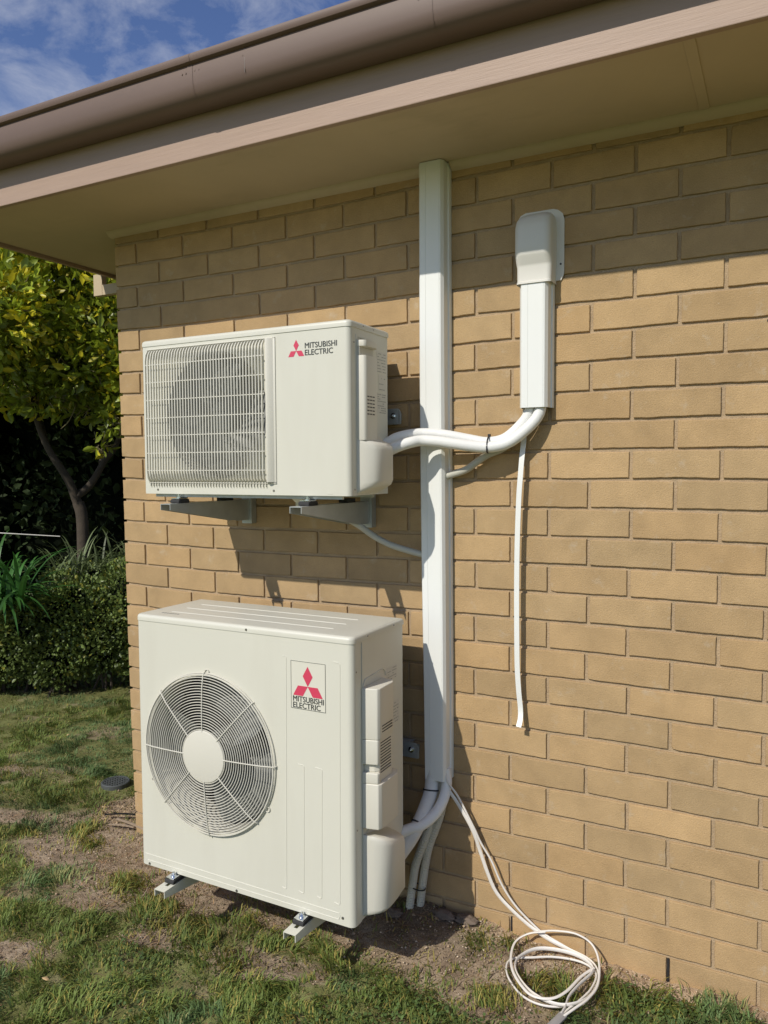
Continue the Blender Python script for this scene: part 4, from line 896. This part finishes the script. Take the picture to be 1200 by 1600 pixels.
# bark chips at the corner
x, y = scatter(4200, -.30, .02, -.10, .40); k = (rng.random(len(x)) < np.clip(1.2-((x+.13)/.15)**2-((y-.13)/.24)**2, 0, 1)*.55) & visible_wedge(x, y); x, y = x[k], y[k]; n = len(x)
t = np.ones((n, 3))*rng.uniform(.4, 1.4, (n, 1))
blades('bark_mulch', x, y, rng.uniform(.004, .009, n), rng.uniform(.0015, .004, n), rng.uniform(2.0, 5.0, n), rng.uniform(0, 6.28, n), M['straw'], t, 'pale wood chips scattered at the wall corner')
# dark clods in the shade of the lower unit
for (cx_, cy_, s_, lb) in ((1.54, -.035, .026, 'large grey brown clod of earth against the wall'), (1.46, -.045, .024, 'smaller brown clod of earth left of the large one'), (1.30, -.10, .022, 'low crumbly clod under the pipe cover')):
    bm = bmesh.new(); bmesh.ops.create_icosphere(bm, subdivisions=4, radius=1)
    for v in bm.verts:
        d = 1+.40*noise.noise(v.co*1.5+Vector((cx_*9, 0, 0)))+.22*noise.noise(v.co*4)+.12*noise.noise(v.co*11); v.co = Vector((v.co.x*s_*1.5*d+cx_, v.co.y*s_*.9*d+cy_, v.co.z*s_*.62*d+float(gz(cx_, cy_))+.004))
    me = bpy.data.meshes.new('earth_clod'); bm.to_mesh(me); bm.free(); me.shade_smooth(); me.materials.append(mat('clod', (0.17, .13, .10), .95, .25, 30, 1.0, 120)); o = bpy.data.objects.new('earth_clod', me); COL.objects.link(o); tag(o, lb, 'clod', 'clods of earth by the wall')
# ------------------------------------------------------------------ vegetation behind
def leaf_mesh(name, P, D, Sz, wf, material, tint, parent=None, droop=.25, roll=None):
    """P base points, D unit directions, Sz lengths -> folded 6-vertex leaves"""
    n = len(P); rnd = rng.normal(size=(n, 3)); S = np.cross(D, rnd); S /= np.linalg.norm(S, axis=1)[:, None]+1e-9; Nn = np.cross(S, D)
    s = Sz[:, None]; V = np.zeros((n, 6, 3))
    V[:, 0] = P; V[:, 1] = P+D*s*.45+S*s*wf*.5+Nn*s*.06; V[:, 2] = P+D*s*.80+S*s*wf*.34+Nn*s*.03; V[:, 3] = P+D*s-Nn*s*droop*.3
    V[:, 4] = P+D*s*.80-S*s*wf*.34+Nn*s*.03; V[:, 5] = P+D*s*.45-S*s*wf*.5+Nn*s*.06
    i = np.arange(n)*6; F = np.concatenate([np.stack([i, i+1, i+2, i+3], -1), np.stack([i, i+3, i+4, i+5], -1)])
    return np_mesh(name, V.reshape(-1, 3), F, material, parent, tint=np.concatenate([tint, tint]))
def unit(v): return v/(np.linalg.norm(v, axis=-1, keepdims=True)+1e-9)
def crown(name, blobs, per, size, wf, material, parent, core=.55, upb=.3, seed=0, tvar=.5, yel=None):
    Ps = []; Ds = []
    for (cx_, cy_, cz_, rx, ry, rz_) in blobs:
        n = int(per*(rx*ry*rz_)**(2/3)); d = unit(rng.normal(size=(n, 3))); rr = core+(1-core)*rng.random(n)**.6
        bump = 1+.22*np.sin(d[:, 0]*5+cx_*7)*np.cos(d[:, 2]*6+cy_*5)
        P = np.stack([cx_+d[:, 0]*rx*rr*bump, cy_+d[:, 1]*ry*rr*bump, cz_+d[:, 2]*rz_*rr*bump], -1); Ps.append(P); Ds.append(unit(d+rng.normal(size=(n, 3))*.7+np.array([0, 0, upb])))
    P = np.concatenate(Ps); D = np.concatenate(Ds); n = len(P); k = P[:, 2] > .02; P, D = P[k], D[k]; n = len(P)
    t = np.ones((n, 3))*(1-tvar/2+tvar*rng.random((n, 1))); cl = vnoise(P[:, 0]+P[:, 2], P[:, 1]-P[:, 2]*.7, 3.5, 61+seed)[:, None]; t *= .65+.7*cl
    if yel is not None:
        yy = (rng.random((n, 1)) < yel*cl*1.6); t = np.where(yy, t*np.array([1.9, 1.35, .9]), t)
    return leaf_mesh(name, P, D, size*(.6+.7*rng.random(n)), wf, material, t, parent)
def limb(mb, pts, r0, r1):
    P = spline(pts, 5); m_ = len(P); mb.tube(P, [r0+(r1-r0)*i/(m_-1) for i in range(m_)], 9)
# citrus tree
T = thing('lemon_tree', 'leafy yellow green citrus tree with a forked trunk beyond the wall corner', 'tree')
mb = MB()
limb(mb, [(-2.74, 2.16, -.05), (-2.74, 2.165, .75), (-2.756, 2.177, 1.126), (-2.788, 2.169, 1.259)], .052, .048)
limb(mb, [(-2.788, 2.169, 1.24), (-2.82, 2.1, 1.45), (-2.90, 1.98, 1.707), (-2.95, 1.9, 2.0), (-3.0, 1.85, 2.5)], .040, .016)
limb(mb, [(-2.80, 2.14, 1.30), (-2.74, 2.253, 1.40), (-2.66, 2.34, 1.60), (-2.60, 2.45, 1.80), (-2.55, 2.55, 2.4)], .036, .015)
limb(mb, [(-2.92, 1.97, 1.75), (-3.15, 2.1, 2.0), (-3.5, 2.3, 2.5)], .03, .012)
limb(mb, [(-2.68, 2.33, 1.58), (-2.85, 2.6, 1.95), (-2.9, 2.9, 2.6)], .028, .012)
mb.build('trunk', M['bark'], T, smooth=60)
blobs = [(-2.75, 2.25, 2.85, .85, .75, .75), (-3.25, 1.95, 3.0, .8, .7, .8), (-2.25, 2.45, 2.65, .65, .65, .6), (-3.5, 2.6, 3.0, 1.0, .9, .9), (-2.7, 3.0, 3.1, 1.0, .9, .9), (-1.9, 2.9, 2.8, .7, .7, .7),
         (-3.0, 1.75, 2.35, .42, .38, .30), (-2.55, 2.0, 2.32, .40, .36, .30), (-2.25, 2.15, 2.15, .30, .3, .30), (-3.5, 1.8, 2.6, .6, .5, .5), (-4.2, 2.1, 3.0, .9, .8, .9), (-2.2, 2.05, 1.90, .13, .12, .14), (-2.32, 2.0, 1.72, .07, .07, .09), (-2.75, 1.85, 2.12, .30, .25, .18), (-3.2, 1.7, 2.2, .30, .25, .2), (-2.7, 1.4, 2.7, .4, .35, .35), (-3.25, 1.15, 2.8, .7, .5, .55), (-3.9, 1.2, 2.6, .6, .5, .5), (-2.45, 2.05, 2.02, .20, .18, .12), (-2.12, 2.2, 2.3, .25, .25, .3), (-2.6, 2.3, 3.6, .9, .8, .5), (-3.4, 2.3, 3.7, .9, .8, .5)]
crown('crown', blobs, 4300, .085, .46, M['leafC'], T, .45, .25, 1, .6, .35)
tw = MB()
for k in range(420):
    b_ = blobs[rng.integers(0, len(blobs))]; d = unit(rng.normal(size=3)); p = np.array(b_[:3])+d*np.array(b_[3:])*.5; q_ = np.array(b_[:3])+d*np.array(b_[3:])*1.02; mdp = (p+q_)/2+rng.normal(size=3)*.03
    tw.tube([p, mdp, q_], [.005, .0035, .0015], 4)
tw.tube(spline([(-2.55, 1.95, 2.25), (-2.48, 1.92, 2.08), (-2.52, 1.88, 1.92), (-2.60, 1.86, 1.85)], 3), .004, 5)
tw.build('twigs', M['twig'], T)
# evergreen backdrop, leaves and cores coloured dark for the shade behind the tree
DS = [('tall dark evergreen shrub in the gap left of the forked trunk', [(-4.7, 3.3, .8, 1.2, .6, 1.0), (-4.7, 3.4, 2.0, 1.1, .6, 1.1)]),
      ('tall dark evergreen shrub behind the forked trunk of the citrus tree', [(-3.8, 3.6, .9, 1.1, .8, 1.2), (-3.9, 3.7, 2.2, 1.1, .8, 1.1), (-3.7, 3.9, 3.2, 1.0, .8, .8)]),
      ('tall dark evergreen shrub at the left edge behind the strap leaved plant', [(-5.3, 2.7, .9, 1.1, .9, 1.2), (-5.4, 2.7, 2.2, 1.1, .9, 1.2), (-5.3, 2.8, 3.3, 1.0, .9, .8)]),
      ('tall dark evergreen shrub just past the brick corner', [(-2.4, 4.3, .9, 1.1, .8, 1.2), (-2.3, 4.4, 2.2, 1.1, .8, 1.1), (-2.4, 4.4, 3.1, .9, .8, .7)])]
for lb, bl_ in DS:
    s = thing('evergreen_shrub', lb, 'shrub', 'dark evergreen shrubs behind the citrus tree'); crown('foliage', bl_, 2600, .12, .5, M['leafD'], s, .7, .2, 4, .5)
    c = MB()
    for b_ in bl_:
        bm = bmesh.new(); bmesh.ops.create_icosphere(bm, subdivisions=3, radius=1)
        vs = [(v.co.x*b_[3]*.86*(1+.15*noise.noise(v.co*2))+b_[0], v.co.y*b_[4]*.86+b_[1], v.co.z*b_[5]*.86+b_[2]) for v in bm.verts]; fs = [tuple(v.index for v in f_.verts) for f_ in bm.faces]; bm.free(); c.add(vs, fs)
    c.build('shade_core', M['shade'], s, smooth=60)  # solid black cores, painted shade between the leaves
# clipped hedge shrubs
HB = [('rounded dark green shrub nearest the brick corner', [(-1.66, 1.66, .52, .34, .32, .40), (-1.50, 1.86, .62, .30, .28, .32), (-1.80, 1.50, .38, .26, .26, .32), (-1.52, 1.66, .28, .26, .24, .26)], .95),
      ('low dark green shrub in the middle of the hedge', [(-2.02, 1.42, .46, .30, .30, .34), (-2.22, 1.26, .36, .28, .26, .32), (-2.0, 1.28, .26, .22, .2, .24)], .8),
      ('low dark green shrub at the left edge below the strap leaved plant', [(-2.55, 1.04, .40, .30, .30, .36), (-2.36, 1.12, .28, .24, .2, .26), (-2.75, .85, .34, .32, .3, .32)], .62),
      ('dark green shrub set back under the citrus tree', [(-2.4, 1.95, .45, .6, .4, .42)], .6)]
for i, (lb, bl_, lum) in enumerate(HB):
    s = thing('hedge_shrub', lb, 'shrub', 'small leaved shrubs along the lawn'); o = crown('foliage', bl_, 52000 if i < 3 else 16000, .030, .62, M['leafH'], s, .62, .15, 7+i, .7, .12)
    c = MB()
    for k in range(26):
        b_ = bl_[k % len(bl_)]; a = rng.uniform(0, 6.28); e_ = (b_[0]+math.cos(a)*b_[3]*.7*rng.random(), b_[1]+math.sin(a)*b_[4]*.7*rng.random(), b_[2]+b_[5]*.6)
        c.tube([(b_[0]+rng.normal()*.05, b_[1]+rng.normal()*.05, -.02), ((b_[0]+e_[0])/2+.02, (b_[1]+e_[1])/2, .22), e_], [.009, .007, .004], 5)
    c.build('stems', M['bark'], s)
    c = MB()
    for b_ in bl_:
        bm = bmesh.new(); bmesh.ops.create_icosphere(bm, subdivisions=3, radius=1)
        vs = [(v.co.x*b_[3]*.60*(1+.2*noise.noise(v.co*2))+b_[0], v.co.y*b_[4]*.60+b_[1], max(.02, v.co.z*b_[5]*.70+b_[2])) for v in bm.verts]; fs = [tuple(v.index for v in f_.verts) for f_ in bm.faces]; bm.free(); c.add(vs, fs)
    c.build('inner_shade_core', M['shade'], s, smooth=60)  # blackened lumps stand for the shade deep inside each shrub
def straps(name, label, cat, base, nl, ln, wd, material, up_=1.0, droop=1.0, tip=.0, tb=1.0, spread=1.0):
    V = []; F_ = []; T_ = []
    for k in range(nl):
        a = rng.uniform(0, 6.28); el = rng.uniform(.35, 1.35)*up_; l = ln*rng.uniform(.6, 1.1); w = wd*rng.uniform(.7, 1.2); d = np.array([math.cos(a)*math.cos(el), math.sin(a)*math.cos(el), math.sin(el)]); s_ = np.array([-math.sin(a), math.cos(a), 0])
        p = np.array(base)+rng.normal(size=3)*np.array([.05, .05, .01])*spread; o = len(V); ns = 9; col = rng.uniform(.6, 1.3)*tb
        for j in range(ns+1):
            t = j/ns; ww = w*math.sin(math.pi*min(1, .18+t*.82))**.7*(1-.15*t)
            if j == ns: ww = w*.03
            V.append(p-s_*ww+np.array([0, 0, ww*.25])); V.append(p.copy()); V.append(p+s_*ww+np.array([0, 0, ww*.25])); d = d+np.array([0, 0, -.20*droop*(.4+t)]); d = d/np.linalg.norm(d); p = p+d*l/ns
        for j in range(ns):
            b_ = o+j*3; F_ += [(b_, b_+1, b_+4, b_+3), (b_+1, b_+2, b_+5, b_+4)]; T_ += [[col]*3]*2
    o = np_mesh(name, np.array(V), np.array(F_), material, tint=np.array(T_), smooth=True); return tag(o, label, cat)
straps('strap_leaf_plant', 'glossy strap leaved plant at the left edge above the hedge', 'plant', (-2.12, 0.98, .66), 120, .52, .015, M['leafS'], 1.0, 1.0, spread=1.6)
straps('narrow_leaf_plant', 'pale narrow leaved plant in front of the citrus trunk, left one', 'plant', (-2.22, 1.72, .78), 80, .32, .008, M['leafP'], 1.0, .8, spread=2.2)['group'] = 'narrow leaved plants'
straps('narrow_leaf_plant', 'pale narrow leaved plant in front of the citrus trunk, right one nearer the bricks', 'plant', (-1.93, 1.95, .82), 70, .30, .008, M['leafP'], 1.0, .8, spread=2.2)['group'] = 'narrow leaved plants'
pl = MB(); pl.tube([(-2.30, .95, 1.12), (-1.828, 1.19, 1.088)], [.0042, .003], 8); tag(pl.build('garden_stake', M['trim'], None, smooth=60), 'thin white stake lying across the strap leaved plant', 'stake')
# a few fallen leaves and bits on the lawn
for i, (px, py, lb) in enumerate(((.53, -.86, 'small pale leaf fallen on the grass, bottom left of the lawn'), (-1.13, .62, 'dry yellow leaf fallen on the grass near the hedge'), (-.20, .06, 'curled dry leaf on the soil below the drain grate'))):
    z = float(gz(px, py))+.034; l = .03
    V = np.array([[0, 0, 0], [.45, .22, .1], [.8, .17, .06], [1, 0, .02], [.8, -.17, .06], [.45, -.22, .1]])*l; a = i*1.7; V = np.stack([V[:, 0]*math.cos(a)-V[:, 1]*math.sin(a)+px, V[:, 0]*math.sin(a)+V[:, 1]*math.cos(a)+py, V[:, 2]*1.4+z], -1)
    o = np_mesh('fallen_leaf', V, np.array([[0, 1, 2, 3], [0, 3, 4, 5]]), M['straw'], tint=np.array([[1.25, 1.2, 1.0]]*2)); tag(o, lb, 'leaf', 'fallen leaves')
    sm_ = o.modifiers.new('s', 'SOLIDIFY'); sm_.thickness = .0008
